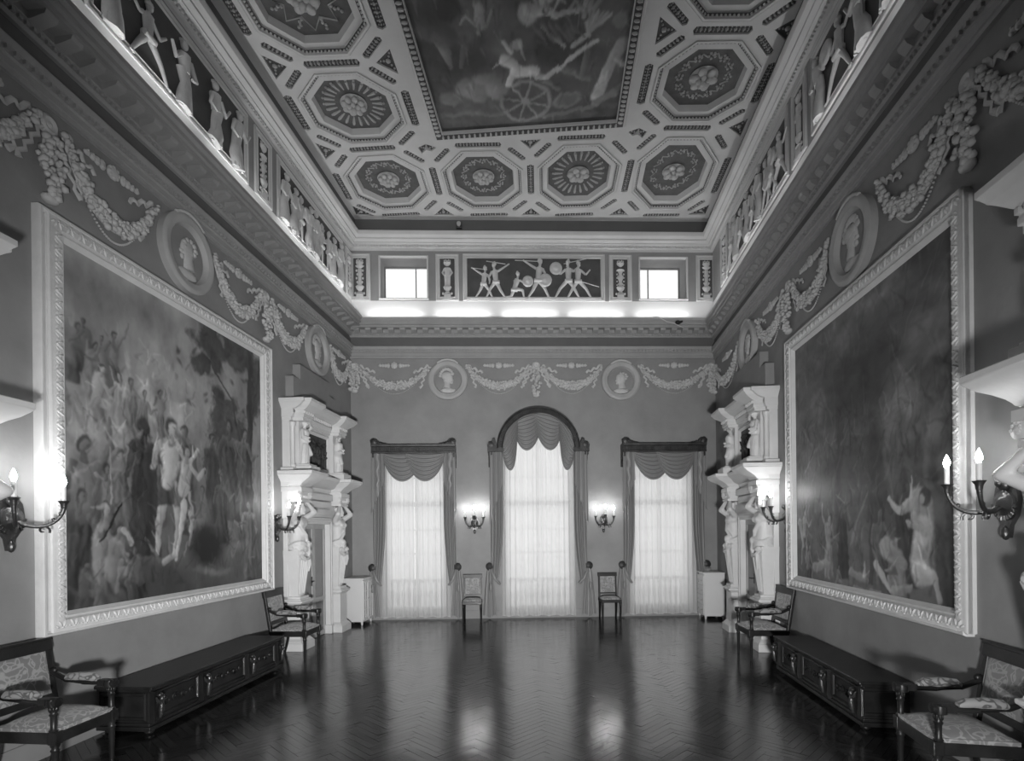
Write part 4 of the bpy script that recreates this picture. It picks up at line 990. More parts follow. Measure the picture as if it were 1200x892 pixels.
fring(fr, LP, [(-.12, .0), (-.12, -.02), (-.10, -.035), (-.075, -.03), (-.07, -.055), (.03, -.055), (.03, -.062), (.038, -.062), (.042, -.03), (.042, .03), (-.12, .03)])
nn = len(LP)
for i in range(nn):
    a, b = V2(LP[i]), V2(LP[(i+1) % nn]); d = (b-a); kk = int(d.length/.085); dn = d.normalized(); o_ = V2((dn.y, -dn.x))
    for j in range(kk):
        q = a + d*(j+.5)/kk + o_*.02
        if q.y < 5.2: continue
        fr.ball((q.x, q.y, -.070), (.020, .046, .03) if abs(dn.x) > .5 else (.046, .020, .03), 1)
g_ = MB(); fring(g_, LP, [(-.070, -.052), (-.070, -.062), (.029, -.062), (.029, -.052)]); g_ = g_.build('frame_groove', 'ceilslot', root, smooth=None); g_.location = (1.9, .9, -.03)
frr = fr.build('carved_frame', 'ceiling', root, smooth=40); frr.location = (1.9, .9, -.03)
# spot lamp on the fascia
t = empty('fascia_lamp', 'small lamp fitting in the dark band above the back cornice', 'lamp'); put(t, 'back', 2.30, .20, 8.05)
m = MB(); m.box(-.06, .06, -.07, 0, 0, .12); m.build('lamp_box', 'bronze', t, bevel=.01); m = MB(); m.lathe([(.03, 0), (.045, .08), (.04, .085)], c=(0, -.06, .05), n=16, axis='y'); m.build('reflector', 'stucco_dull', t)
t = empty('fallen_cable_lamp', 'small lamp hanging on its cable over the back cornice edge at right', 'lamp'); put(t, 'back', 6.75, .32, 6.10)
m = MB(); m.tube([(-.45, .08, .14), (-.38, -.03, .10), (-.2, -.03, .0), (-.05, -.03, -.03), (.02, -.03, -.07), (.14, -.03, -.12)], .008, 6); m.build('cable', 'stucco', t)
m = MB(); m.ball((.03, -.045, -.02), (.06, .04, .045), 2); m.tube([(.06, -.045, -.02), (.12, -.05, .0)], [.03, .02], 8); m.build('lamp_head', 'wood', t)

# ================================================================== portals with herm caryatids
def torso_mesh(mirror=1, female=0):
    # upper body rising from a shaft, arms folded back over the head; local front is -y, waist at z=0
    m = MB(); d = mirror
    m.capsule((0, 0, -.02), (0, 0, .12), .125, .11); m.capsule((0, 0, .12), (0, -.01, .30), .105, .13)
    m.ball((-.075, -.04, .33), (.09, .09, .085), 2); m.ball((.075, -.04, .33), (.09, .09, .085), 2)
    if female:
        m.ball((-.06, -.12, .29), (.05, .045, .05), 2); m.ball((.06, -.12, .29), (.05, .045, .05), 2)
    else:
        m.ball((-.05, -.10, .30), (.07, .045, .05), 2); m.ball((.05, -.10, .30), (.07, .045, .05), 2); m.ball((0, -.09, .15), (.06, .04, .09), 2)
    m.capsule((0, -.01, .38), (0, -.03, .46), .05, .048)
    m.ball((.01*d, -.05, .53), (.068, .082, .095), 3); m.ball((.01*d, -.125, .515), (.014, .02, .022), 1); m.ball((.01*d, -.11, .465), (.03, .03, .03), 1)
    m.ball((.01*d, -.115, .492), (.022, .012, .007), 1)
    for sx in (-1, 1): m.ball((.01*d+sx*.026, -.118, .545), (.016, .01, .008), 1); m.ball((.01*d+sx*.07, -.04, .52), (.01, .02, .026), 1)
    for k in range(14):
        a = k*.9; m.ball((.01*d+.06*math.cos(a), -.03+.06*math.sin(a), .575+.018*(k % 3)), (.034, .034, .034), 1)
    for sx in (-1, 1):
        S, E_, Hh = (sx*.135, -.02, .37), (sx*.30, -.15, .49), (sx*.10, -.10, .66)
        m.capsule(S, E_, .056, .045); m.capsule(E_, Hh, .044, .028); m.ball((Hh[0], Hh[1], Hh[2]), (.035, .028, .045), 2)
        for q in range(4): m.tube([(Hh[0]-sx*.01+.016*(q-1.5), Hh[1]-.02, Hh[2]+.01), (Hh[0]-sx*.03+.016*(q-1.5), Hh[1]-.02, Hh[2]+.06)], [.0105, .008], 6)
        m.tube([(Hh[0]+sx*.025, Hh[1]-.01, Hh[2]-.01), (Hh[0]+sx*.035, Hh[1]-.03, Hh[2]+.035)], [.012, .009], 6)
    # knotted drapery round the hips
    for k in range(4):
        z = -.02 - .035*k
        m.tube([(.15*math.cos(a)*(1-.03*k), -.01+.13*math.sin(a), z+.03*math.sin(a*2+k)) for a in [2*PI*q/18 for q in range(18)]], .026, 7, closed=True)
    m.tube([(-.11*d, -.10, .28), (.02*d, -.14, .12), (.12*d, -.10, .0)], [.022, .028, .03], 7)
    m.ball((.07*d, -.15, -.03), (.05, .045, .06), 2); m.tube([(.07*d, -.15, -.05), (.09*d, -.15, -.17), (.06*d, -.14, -.26)], [.03, .035, .02], 7)
    return sculpt(m, 'body', .0125, 3)
TORSO = [torso_mesh(1, 0), torso_mesh(-1, 1)]
def statue_mesh(d):
    # small draped standing figure, 0.7 m tall, weight on one leg, one arm raised to the head
    m = MB(); k = .72
    m.tube([(0, 0, 0), (.0, 0, .2*k), (.02*d, .0, .42*k), (.0, 0, .56*k)], [.095*k*1.2, .10*k*1.1, .11*k, .085*k], 12, flat=.85)
    for q in range(7): a = -PI*.95+q*PI*.9/6; m.tube([(.10*k*math.cos(a), .085*k*math.sin(a), 0), (.105*k*math.cos(a+.12), .09*k*math.sin(a+.12), .22*k), (.09*k*math.cos(a+.3), .08*k*math.sin(a+.3), .46*k)], [.022*k, .024*k, .016*k], 6)
    m.capsule((.05*d*k, -.05*k, .40*k), (.07*d*k, -.11*k, .24*k), .06*k, .045*k)
    m.capsule((0, 0, .56*k), (0, -.01, .72*k), .085*k, .10*k); m.ball((-.05*k, -.05*k, .73*k), (.05*k, .05*k, .055*k), 2); m.ball((.05*k, -.05*k, .73*k), (.05*k, .05*k, .055*k), 2)
    m.capsule((0, 0, .78*k), (.01*d, -.01, .86*k), .035*k, .033*k); m.ball((.015*d, -.02*k, .925*k), (.052*k, .06*k, .07*k), 3); m.ball((.015*d, -.082*k, .915*k), .014*k, 1)
    for q in range(10): a = q*.75; m.ball((.015*d+.048*k*math.cos(a), .01*k+.045*k*math.sin(a), .955*k+.01*(q % 2)), .026*k, 1)
    S, E_, Hh = (.10*d*k, -.01, .77*k), (.21*d*k, -.06*k, .86*k), (.07*d*k, -.08*k, .95*k)
    m.capsule(S, E_, .036*k, .03*k); m.capsule(E_, Hh, .03*k, .02*k); m.ball(Hh, .03*k, 1)
    S, E_, Hh = (-.10*d*k, -.01, .77*k), (-.15*d*k, -.05*k, .62*k), (-.03*d*k, -.13*k, .60*k)
    m.capsule(S, E_, .036*k, .03*k); m.capsule(E_, Hh, .03*k, .02*k); m.ball(Hh, .03*k, 1)
    m.tube([(-.12*d*k, -.02, .6*k), (-.02*d*k, -.12*k, .52*k), (.11*d*k, -.07*k, .56*k)], .03*k, 7)
    return sculpt(m, 'statue_body', .0095, 2)
STAT = [statue_mesh(1), statue_mesh(-1)]
HX = .78
def portal(name_hint, side, u, labs, HX=.78):
    t = empty('door_surround', labs['surround'], 'doorway'); put(t, side, u, 0, 0)
    S_ = 'stucco'
    # jambs and door case
    m = MB()
    for sx in (-1, 1):
        m.box(*sorted((sx*.50, sx*.60)), -.14, .02, 0, 2.06); m.box(*sorted((sx*.60, sx*.92)), -.07, .02, 0, 2.3); m.box(*sorted((sx*.53, sx*.57)), -.16, -.14, 0, 2.05); m.box(*sorted((sx*.47, sx*.61)), -.17, .0, 0, .16)
    m.box(-.60, .60, -.14, .02, 1.98, 2.10); m.box(-.57, .57, -.16, -.13, 2.02, 2.06)
    m.build('door_case', S_, t, smooth=None, bevel=.008)
    m = MB(); m.box(-.95, .95, -.10, .02, 2.06, 2.62)
    for k in range(3): m.box(-.52, .52, -.14-.03*k, -.09, 2.14+.13*k, 2.25+.13*k)
    m.build('lintel', S_, t, smooth=None, bevel=.008)
    # lower cornice breaking forward over the two figures
    m = MB(); base = [(.02, 2.56), (-.12, 2.56), (-.14, 2.61), (-.20, 2.63), (-.28, 2.70), (-.34, 2.74), (-.36, 2.80), (.02, 2.80)]
    m.extr(base, -.98, .98)
    blk = [(.02, 2.54), (-.30, 2.54), (-.32, 2.58), (-.38, 2.60), (-.46, 2.68), (-.53, 2.73), (-.56, 2.745), (-.56, 2.80), (.02, 2.80)]
    for sx in (-1, 1):
        # mitred returns: stacked slabs that step out on three sides
        m.rloft(sx*HX, [(.17, -.30, 2.53), (.17, -.30, 2.575), (.185, -.315, 2.58), (.19, -.33, 2.60), (.20, -.36, 2.625), (.225, -.42, 2.66), (.26, -.48, 2.69), (.285, -.525, 2.725), (.29, -.53, 2.73), (.30, -.545, 2.745), (.305, -.55, 2.75), (.305, -.55, 2.80)])
    m.build('lower_cornice', S_, t, smooth=30, bevel=.008)
    for sx in (-1, 1):
        h = empty('herm'); h.parent = t; h.location = (sx*HX, -.13, 0)
        m = MB(); m.box(-.22, .22, -.20, .14, 0, .12)
        m.rloft(0, [(.21, -.19, .12), (.20, -.18, .14), (.17, -.155, .17), (.155, -.14, .18), (.155, -.14, .70), (.17, -.15, .71), (.20, -.18, .74), (.205, -.19, .745), (.205, -.19, .775), (.18, -.16, .78), (.18, -.16, .80)], .14)
        m.build('pedestal', S_, h, smooth=None, bevel=.008)
        m = MB(); b, tp = .095, .155
        poly = lambda w_, z: [(-w_, .15, z), (-w_, -w_*.8, z), (-w_*.6, -w_, z), (-w_*.2, -w_*1.0, z), (w_*.2, -w_*1.0, z), (w_*.6, -w_, z), (w_, -w_*.8, z), (w_, .15, z)]
        vs = poly(b, .80) + poly(tp, 1.56); m.add(vs, [(i, (i+1) % 8, (i+1) % 8+8, i+8) for i in range(8)] + [tuple(range(8, 16))])
        m.box(-.14, .14, -.14, .15, .80, .84)
        for k in range(-2, 3): m.tube([(k*.036, -.097, .88), (k*.06, -.157, 1.42)], [.012, .016], 6)
        for s2 in (-1, 1): m.lathe([(.05, -.02), (.05, .02), (.03, .03), (.015, .045)], c=(s2*.11, -.16, 1.52), n=14, axis='y')
        m.tube([(-.16, -.15, 1.50), (-.05, -.18, 1.42), (.08, -.175, 1.44), (.16, -.14, 1.52)], [.03, .035, .035, .03], 8)
        m.tube([(.10, -.17, 1.46), (.12, -.17, 1.34), (.09, -.165, 1.22)], [.03, .032, .015], 7)
        m.build('shaft', S_, h, smooth=40)
        o = link('body', TORSO[0 if sx < 0 else 1], S_, h); o.location = (0, -.03, 1.68)
        m = MB(); m.box(-.17, .17, -.18, .2, 2.32, 2.36); m.box(-.15, .15, -.16, .2, 2.36, 2.48); m.box(-.19, .19, -.20, .2, 2.48, 2.55)
        for s2 in (-1, 1):
            for y in (-.17,):
                for q in range(10):
                    a = q*.62; r_ = .055*(1-q/12); m.ball((s2*(.165)+s2*r_*math.cos(a)*.8, y-.012, 2.43+r_*math.sin(a)), .016, 1)
                m.lathe([(.06, -.02), (.06, .012), (.03, .02), (.001, .035)], c=(s2*.165, y, 2.43), n=16, axis='y')
        for k in range(5): m.ball((-.08+.04*k, -.165, 2.41), (.018, .02, .03), 1)
        m.build('capital', S_, h, smooth=30)
    # upper storey
    m = MB(); m.box(-.92, .92, -.12, .02, 2.80, 3.62); m.box(-.98, .98, -.20, .02, 2.80, 2.86)
    for sx in (-1, 1):
        m.box(sx*.66-.12, sx*.66+.12, -.20, .02, 2.8, 3.62); m.box(sx*.66-.17, sx*.66+.17, -.42, .02, 2.80, 2.90); m.box(sx*.66-.14, sx*.66+.14, -.38, .02, 2.90, 2.93)
        m.lathe([(.045, 2.86), (.05, 2.9), (.035, 2.93), (.035, 3.5), (.05, 3.53), (.055, 3.58)], c=(sx*.88, -.15, 0), n=12)
    m.build('upper_backing', S_, t, smooth=30, bevel=.006)
    m = MB(); m.ring(rect(-.46, .46, 2.90, 3.56), [(0, -.10), (0, -.155), (.02, -.17), (.045, -.15), (.06, -.13), (.06, -.10)]); m.build('panel_frame', S_, t, smooth=30)
    m = MB(); m.box(-.40, .40, -.135, -.12, 2.96, 3.50)
    rr = random.Random(int(u*10)+(7 if side == 'left' else 0))
    for k in range(7):
        x = -.32+.107*k; m.X = Matrix.Translation((0, -.105, 0)); 
        if k % 2: drapery(m, x, 2.98, .40+.05*rr.random(), 1, k)
        else: soldier(m, x, 2.98, .42, 'stand', 1, False)
        m.X = None
    m.build('relief_panel', 'relief_dark', t, smooth=50)
    for i, sx in enumerate((-1, 1)):
        o = link('figure', STAT[i], S_, t); o.location = (sx*.68, -.235, 2.93); o.scale = (1.12, 1.12, .98)
    m = MB()
    m.rloft(0, [(.93, -.15, 3.60), (.93, -.15, 3.65), (.94, -.17, 3.655), (.94, -.19, 3.72), (.94, -.19, 3.78), (.95, -.23, 3.79), (.97, -.30, 3.82), (1.0, -.36, 3.86), (1.01, -.37, 3.87), (1.02, -.40, 3.88), (1.02, -.40, 3.93)])
    m.box(-.93, .93, -.19, .02, 3.72, 3.78)
    x = -.46
    while x < .45: m.box(x, x+.035, -.235, -.18, 3.735, 3.78); x += .065
    for sx in (-1, 1):
        m.rloft(sx*.70, [(.155, -.31, 3.60), (.155, -.31, 3.65), (.17, -.33, 3.655), (.17, -.33, 3.70), (.165, -.325, 3.705), (.165, -.325, 3.755), (.18, -.35, 3.77), (.20, -.40, 3.80), (.235, -.45, 3.835), (.255, -.48, 3.87), (.26, -.485, 3.875), (.265, -.50, 3.885), (.27, -.50, 3.89), (.27, -.50, 3.93)])
        for k in range(5): m.box(sx*.70-.16+.07*k, sx*.70-.125+.07*k, -.355, -.32, 3.715, 3.755)
    m.build('upper_cornice', S_, t, smooth=None, bevel=.006)
    # stepped block on top
    m = MB(); m.prism([(-.80, 3.93), (.80, 3.93), (.80, 4.33), (.56, 4.33), (.56, 4.58), (-.56, 4.58), (-.56, 4.33), (-.80, 4.33)], -.13, .02)
    m.build('stepped_attic', 'wall', t, smooth=None, bevel=.006)
    return t
dn = [0]
def door(side, u, dark=False):
    dn[0] += 1; t = empty('door_%d' % dn[0], kind='structure'); put(t, side, u, 0, 0)
    m = MB(); m.box(-.50, .50, -.03, .02, .01, 1.98); m.build('door_leaf', 'doorgrey', t, smooth=None)
    m = MB()
    for x in (-.50, -.03, .03-.0, .44): m.box(x, x+.06, -.05, -.03, .01, 1.98)
    for z in (.01, .62, 1.90): m.box(-.50, .50, -.048, -.03, z, z+.08)
    m.build('door_rails', 'stucco_dull', t, smooth=None, bevel=.004)
    m = MB(); m.tube([(-.06, -.05, 1.0), (-.06, -.09, 1.0), (-.14, -.10, 1.0)], .011, 8); m.box(-.075, -.045, -.056, -.05, .92, 1.08); m.build('door_handle', 'wood', t)
portal('a', 'left', 1.94, dict(surround='white sculpted double-storey doorway with herm figures, far end of the left wall'))
door('left', 1.94)
portal('b', 'right', 2.62, dict(surround='white sculpted double-storey doorway with herm figures, far end of the right wall'))
door('right', 2.62)
portal('c', 'left', 8.47, dict(surround='nearest doorway on the left, only its cornice ends in the photo'), HX=.74)
door('left', 8.47)
portal('d', 'right', 9.27, dict(surround='nearest doorway on the right, with volute and raised arm at the photo edge'), HX=.74)
door('right', 9.27)

# ================================================================== curtains and pelmets
def pleat(x, amp, fr, ph=0): return amp*(math.sin(x*fr+ph) + .4*math.sin(x*fr*2.3+1.7+ph))
def sheer_curtain(s0, s1, top, label, arch_r=0, zsp=0):
    t = empty('sheer_curtain', label, 'curtain'); sc = (s0+s1)/2; put(t, 'back', sc, .05, 0); hw = (s1-s0)/2
    for sx in (-1, 1):
        m = MB()
        def f(u, v):
            x = sx*(hw*u*.985+.004)
            zt = top
            if arch_r: zt = zsp + math.sqrt(max(0, arch_r**2 - min(abs(x), arch_r)**2))
            z = .05 + (zt-.05)*v + (.010*math.sin(x*23)*(1-v) )
            return (x*(1+.03*(1-v)), -.03+pleat(x, .016*(1-.3*v), 52, sx), z)
        m.grid(f, 90, 30); m.build('sheer_panel', 'sheer', t, smooth=180)
    m = MB()
    for sx in (-1, 1): m.tube([(sx*hw*u*.985*1.03, -.03+pleat(sx*hw*u, .016, 52, sx), .06+.010*math.sin(sx*hw*u*23)) for u in [q/90 for q in range(91)]], .006, 5)
    m.build('hem', 'stucco', t)
def drape(sc, hw, side_, ztop, label, kz=1.09, knob=.02):
    # a gathered side curtain drawn back to a knob, its tail hanging below
    sx = side_; t = empty('drape', label, 'curtain'); put(t, 'back', sc, .05, 0)
    m = MB(); NZ = 26
    def inner(v):                            # distance of the free edge from the window centre, v=0 top .. 1 tie
        return hw*(.70 if hw < 1 else .72) + (hw*.80-hw*.70)*max(0, (v-.45)/.55)**2*1.3
    def f(u, v):
        v_ = 1-v; xo = hw*.985; xi = inner(v_); x = xo+(xi-xo)*u
        zb = kz*(1-u)+(.72)*u**1.4*(1) + 0; zb = kz - (kz-.70)*u**.8
        z = ztop + (zb-ztop)*v_; g = max(0, (v_-.72)/.28)
        return (sx*x, -.09+pleat(u, .030*(1-.5*g), 34, side_) - .05*math.sin(PI*u)*v_, z)
    m.grid(f, 60, NZ); m.build('drape_cloth', 'drape', t, smooth=180)
    m = MB()
    def g(u, v):
        v_ = 1-v; w_ = .045+.10*v_**.7; x = hw*.985+.03 + (u-.5)*2*w_ - .05*(v_)**1.2*0
        return (sx*x, -.09+pleat(u, .020, 26), kz-.06 - (kz-.12)*v_ + .03*math.sin(u*9))
    m.grid(g, 30, 16); m.build('drape_tail', 'drape', t, smooth=180)
    m = MB(); m.tube([(sx*hw*.985, -.03, kz), (sx*hw*.98, -.16, kz-.08), (sx*hw*.90, -.17, kz-.26), (sx*hw*.80, -.13, kz-.37)], [.022, .028, .03, .02], 8, flat=.6)
    m.build('tie_band', 'drape', t, smooth=60)
    # the cord and tassel below the knob
    m = MB(); x = sx*(hw*.985+.03); m.tube([(x, -.15, kz-.05), (x+.02, -.17, kz-.35)], .012, 6); m.lathe([(.02, -.50), (.035, -.47), (.03, -.36), (.015, -.33)], c=(x+.02, -.17, kz), n=10); m.build('tassel', 'drape', t)
def knob(sc, hw, sx, label):
    t = empty('tieback_knob', label, 'curtain knob', 'dark round tieback knobs'); put(t, 'back', sc+sx*(hw*.985+.03), .0, 1.09)
    m = MB(); m.lathe([(.02, 0), (.02, .12), (.04, .14)], n=14, axis='y'); m.build('stem', 'tie', t)
    m = MB(); m.lathe([(.03, .13), (.078, .145), (.08, .165), (.06, .18), (.03, .185), (.001, .20)], n=24, axis='y'); m.build('disc', 'tie', t, smooth=50)
def swag_mesh(m, x0, x1, z, drop, y=-.14):
    w_ = x1-x0; N = 7
    m.grid(lambda u, v: (x0+w_*u, y-.035*math.sin(PI*u)*(1.2-v)-.018*math.sin(v*N*2*PI)*math.sin(PI*u)**.5, z-.02 - (drop*(1-v))*(math.sin(PI*u)**.55)*(1) + .03*v), 40, 70)
def tail_mesh(m, x, z, ln, sx, w_=.14, y=-.16):
    m.grid(lambda u, v: (x+sx*w_*(u-.5)*(1+.15*(1-v)), y+pleat(u, .022, 24), z-(1-v)*(ln*(.45+.55*u))), 30, 10)
def valance(sc, hw, label, archd=False):
    t = empty('swag_valance', label, 'valance'); put(t, 'back', sc, .05, 0)
    if not archd:
        for q, (a, b) in enumerate(((-.74*hw, .17), (-.17, .74*hw))):
            m = MB(); swag_mesh(m, a, b, 3.45, .57, -.13-.02*q); m.build('swag', 'drape', t, smooth=180)
        for sx in (-1, 1):
            m = MB(); tail_mesh(m, sx*hw*.86, 3.44, 1.25, sx, .24); m.build('tail', 'drape', t, smooth=180)
            m = MB(); m.tube([(sx*(hw*.86+.02*math.sin(k*1.9)), -.17, 3.44-k*.09) for k in range(9)], [.05, .055, .05, .05, .045, .04, .035, .03, .012], 8, flat=.5); m.build('cascade', 'drape', t, smooth=60)
    else:
        R_ = .745
        def arc_swag(sx, a0, a1, inn, drop, y, ex):
            m = MB()
            def f(u, v):
                a = a0+(a1-a0)*u; X0, Z0 = R_*math.cos(a), 3.52+R_*math.sin(a); s_ = math.sin(PI*u); w_ = (1-v)
                return (sx*(X0-inn*s_*w_), y-.035*s_-.016*math.sin(v*9*2*PI)*s_**.5, Z0-drop*w_*s_**ex)
            m.grid(f, 44, 72); m.build('swag', 'drape', t, smooth=180)
        for q, sx in enumerate((-1, 1)):
            arc_swag(sx, PI*.545, PI*.26, .02, .74, -.13-.02*q, .55)
            arc_swag(sx, PI*.31, -.02, .14, .74, -.17, .6)
            m = MB(); tail_mesh(m, sx*hw*.87, 3.50, 1.55, sx, .24); m.build('tail', 'drape', t, smooth=180)
def bracket(m, x, z, h):
    m.extr([(-.02, z), (-.16, z), (-.17, z-.04), (-.13, z-.08), (-.14, z-.13), (-.10, z-.19), (-.11, z-.25), (-.06, z-h), (-.02, z-h)], x-.035, x+.035)
def flutes(m, x0, x1, z0, z1, y):
    x = x0
    while x < x1-.02: m.box(x, x+.022, y-.012, y, z0, z1); x += .042
def pelmet(sc, hw, label):
    t = empty('pelmet', label, 'pelmet'); put(t, 'back', sc, 0, 0)
    m = MB(); m.extr([(.0, 3.44), (-.24, 3.44), (-.25, 3.47), (-.235, 3.48), (-.235, 3.57), (-.26, 3.58), (-.27, 3.62), (.0, 3.62)], -hw, hw); flutes(m, -hw+.04, hw-.03, 3.485, 3.565, -.235)
    m.build('fluted_beam', 'pelmet', t, smooth=30)
    for sx in (-1, 1):
        m = MB(); X = sx*hw
        poly = [(X, 3.61), (X-sx*.36, 3.61), (X-sx*.30, 3.645), (X-sx*.24, 3.63), (X-sx*.18, 3.66), (X-sx*.12, 3.725), (X-sx*.04, 3.735), (X+sx*.015, 3.70)]
        m.prism(poly if sx > 0 else poly[::-1], -.26, -.18)
        m.lathe([(.06, .17), (.06, .275), (.03, .285), (.001, .29)], c=(X-sx*.06, 0, 3.675), n=18, axis='y')
        for k in range(6): m.ball((X-sx*(.12+.035*k), -.27, 3.665-.008*k), (.022, .016, .026-.003*k), 1)
        m.build('corner_scroll', 'pelmet', t, smooth=40)
        m = MB(); bracket(m, X-sx*.03, 3.44, .29); m.box(*sorted((X, X-sx*.10)), -.22, 0, 3.36, 3.44); m.build('bracket', 'pelmet', t, smooth=None, bevel=.006)
pelmet(1.317, .86, 'carved dark pelmet with corner scrolls over the left window')
pelmet(6.52, .875, 'carved dark pelmet with corner scrolls over the right window')
t = empty('pelmet', 'arched carved dark pelmet over the tall middle window', 'pelmet'); put(t, 'back', 3.89, 0, 0)
m = MB(); R0, R1 = .735, .865; NA = 40
loop = [(R0, 0), (R0, -.24), (R0+.02, -.25), (R0+.03, -.235), (R1-.03, -.235), (R1-.02, -.26), (R1, -.27), (R1, 0)]
vs = []; n8 = len(loop)
for i in range(NA+1):
    a = PI*i/NA
    for r_, y in loop: vs.append((r_*math.cos(a), y, 3.52+r_*math.sin(a)))
m.add(vs, [(i*n8+k, i*n8+(k+1) % n8, (i+1)*n8+(k+1) % n8, (i+1)*n8+k) for i in range(NA) for k in range(n8)] + [tuple(range(n8)), tuple(NA*n8+k for k in reversed(range(n8)))])
for i in range(72):
    a = PI*(i+.5)/72; rm = (R0+R1)/2; m.tube([((R0+.035)*math.cos(a), -.243, 3.52+(R0+.035)*math.sin(a)), ((R1-.035)*math.cos(a), -.243, 3.52+(R1-.035)*math.sin(a))], .009, 5)
m.build('fluted_arch', 'pelmet', t, smooth=30)
for sx in (-1, 1):
    m = MB(); m.box(*sorted((sx*.72, sx*1.05)), -.26, 0, 3.46, 3.54); flutes(m, min(sx*.73, sx*1.04), max(sx*.73, sx*1.04), 3.47, 3.53, -.26)
    poly = [(sx*1.05, 3.54), (sx*.86, 3.54), (sx*.86, 3.62), (sx*.90, 3.74), (sx*.95, 3.72), (sx*.97, 3.66), (sx*1.02, 3.66), (sx*1.06, 3.60)]
    m.prism(poly if sx > 0 else poly[::-1], -.26, -.16); m.lathe([(.05, .2), (.05, .28), (.001, .29)], c=(sx*.97, 0, 3.61), n=16, axis='y'); m.build('corner_scroll', 'pelmet', t, smooth=40)
    m = MB(); bracket(m, sx*1.0, 3.46, .30); m.box(*sorted((sx*1.04, sx*.94)), -.22, 0, 3.40, 3.46); m.build('bracket', 'pelmet', t, smooth=None, bevel=.006)
sheer_curtain(.60, 2.02, 3.44, 'white sheer curtain over the left window')
sheer_curtain(3.13, 4.64, 3.44, 'white sheer curtain over the tall arched middle window', .74, 3.50)
sheer_curtain(5.80, 7.20, 3.44, 'white sheer curtain over the right window')
for sc, hw, nm in ((1.317, .86, 'left window'), (3.89, 1.02, 'arched middle window'), (6.52, .875, 'right window')):
    for sx, sn in ((-1, 'left'), (1, 'right')):
        drape(sc, hw, sx, 3.46, 'grey drape tied back at the %s side of the %s' % (sn, nm))
        knob(sc, hw, sx, 'dark tieback knob at the %s side of the %s' % (sn, nm))
valance(1.317, .86, 'grey two-swag valance over the left window'); valance(6.52, .875, 'grey two-swag valance over the right window')
valance(3.89, 1.02, 'grey four-swag valance filling the arched pelmet', True)

# ================================================================== sconces
def sconce(side, u, z, label, s=1.0, power=BULB_POWER, arms=((-.20, -.17, .10), (0, -.25, .13), (.20, -.17, .10))):
    t = empty('wall_sconce', label, 'sconce', 'bronze candle sconces'); put(t, side, u, 0, z)
    m = MB(); m.prism([(-.10*s, .02), (-.085*s, .10*s), (-.04*s, .15*s), (.04*s, .15*s), (.085*s, .10*s), (.10*s, .02), (.08*s, -.08*s), (.035*s, -.14*s), (.02*s, -.22*s), (-.02*s, -.22*s), (-.035*s, -.14*s), (-.08*s, -.08*s)], -.03, 0)
    m.lathe([(.085*s, .03), (.08*s, .05), (.05*s, .06), (.03*s, .085), (.001, .09)], n=24, axis='y')
    for k in range(13): a = PI+PI*k/12; m.tube([(.05*s*math.cos(a), -.04, .05*s*math.sin(a)-.0), (.10*s*math.cos(a), -.035, .10*s*math.sin(a)-.01)], [.008, .013], 6)
    m.ball((0, -.03, -.19*s), (.028, .03, .05), 2); m.ball((0, -.04, .12*s), (.05, .035, .05), 2); m.ball((0, -.07, .13*s), (.028, .028, .034), 2)
    m.build('back_plate', 'bronze', t, smooth=40)
    for (dx, dy, dz) in arms:
        dx, dy, dz = dx*s, dy*s, dz*s
        a = empty('candle_arm'); a.parent = t; a.location = (dx, dy, dz)
        m = MB(); q = [(0, 0)]
        P0 = Vector((0-dx, -.06-dy, -.02-dz)); P3 = Vector((0, 0, -.03))
        C1, C2 = P0 + Vector((dx*.45, dy*.5, -.10)), P3 + Vector((-dx*.05, -dy*.05, -.12))
        pts = [tuple(P0*(1-v)**3 + C1*3*v*(1-v)**2 + C2*3*v*v*(1-v) + P3*v**3) for v in [k/10 for k in range(11)]]
        m.tube(pts, [.02, .019, .018, .017, .016, .015, .014, .014, .014, .016, .018], 8)
        mid = Vector(pts[4]); dirv = Vector((dx, dy, 0)).normalized()
        sp = []
        for k in range(14): an = -.5+k*.42; r_ = .044*(1-k/16); sp.append(tuple(mid + dirv*(.0+r_*math.cos(an)) + Vector((0, 0, -.035+r_*math.sin(an)))))
        m.tube(sp, .0095, 6)
        for k in (6, 8): m.ball(Vector(pts[k])+Vector((0, 0, .02)), (.014, .014, .02), 1)
        m.build('scroll_arm', 'bronze', a, smooth=50)
        m = MB(); m.lathe([(.012, -.045), (.02, -.03), (.024, 0), (.038, .022), (.042, .026), (.03, .027), (.001, .02)], n=18); m.build('drip_cup', 'bronze', a, smooth=50)
        m = MB(); m.lathe([(.0165, .02), (.0165, .145), (.010, .15), (.001, .15)], n=16); m.build('candle_tube', 'candle', a, smooth=50)
        m = MB(); m.lathe([(.010, .148), (.019, .168), (.021, .185), (.015, .212), (.006, .235), (.001, .243)], n=14); b_ = m.build('bulb', 'bulb', a, smooth=60)
        d = bpy.data.lights.new('bulb_light', 'POINT'); d.energy = power; d.shadow_soft_size = .02
        o = bpy.data.objects.new('bulb_light', d); COL.objects.link(o); o.parent = a; o.location = (0, -.0, .27)
    return t
sconce('back', 2.548, 2.0, 'three-candle sconce on the back wall between left and middle windows', .95, BULB_POWER*.75)
sconce('back', 5.264, 2.0, 'three-candle sconce on the back wall between middle and right windows', .95, BULB_POWER*.75)
TWO = ((-.14, -.28, .11), (.15, -.28, .11))
sconce('left', 3.09, 1.95, 'two-candle sconce on the left wall between far doorway and painting', 1.05, BULB_POWER, TWO)
sconce('right', 3.92, 2.0, 'two-candle sconce on the right wall between far doorway and painting', 1.05, BULB_POWER, TWO)
sconce('left', 7.14, 1.98, 'large near sconce at the left edge of the photo', 1.15, BULB_POWER*2.6, ((-.13, -.19, .11), (.17, -.25, .10)))
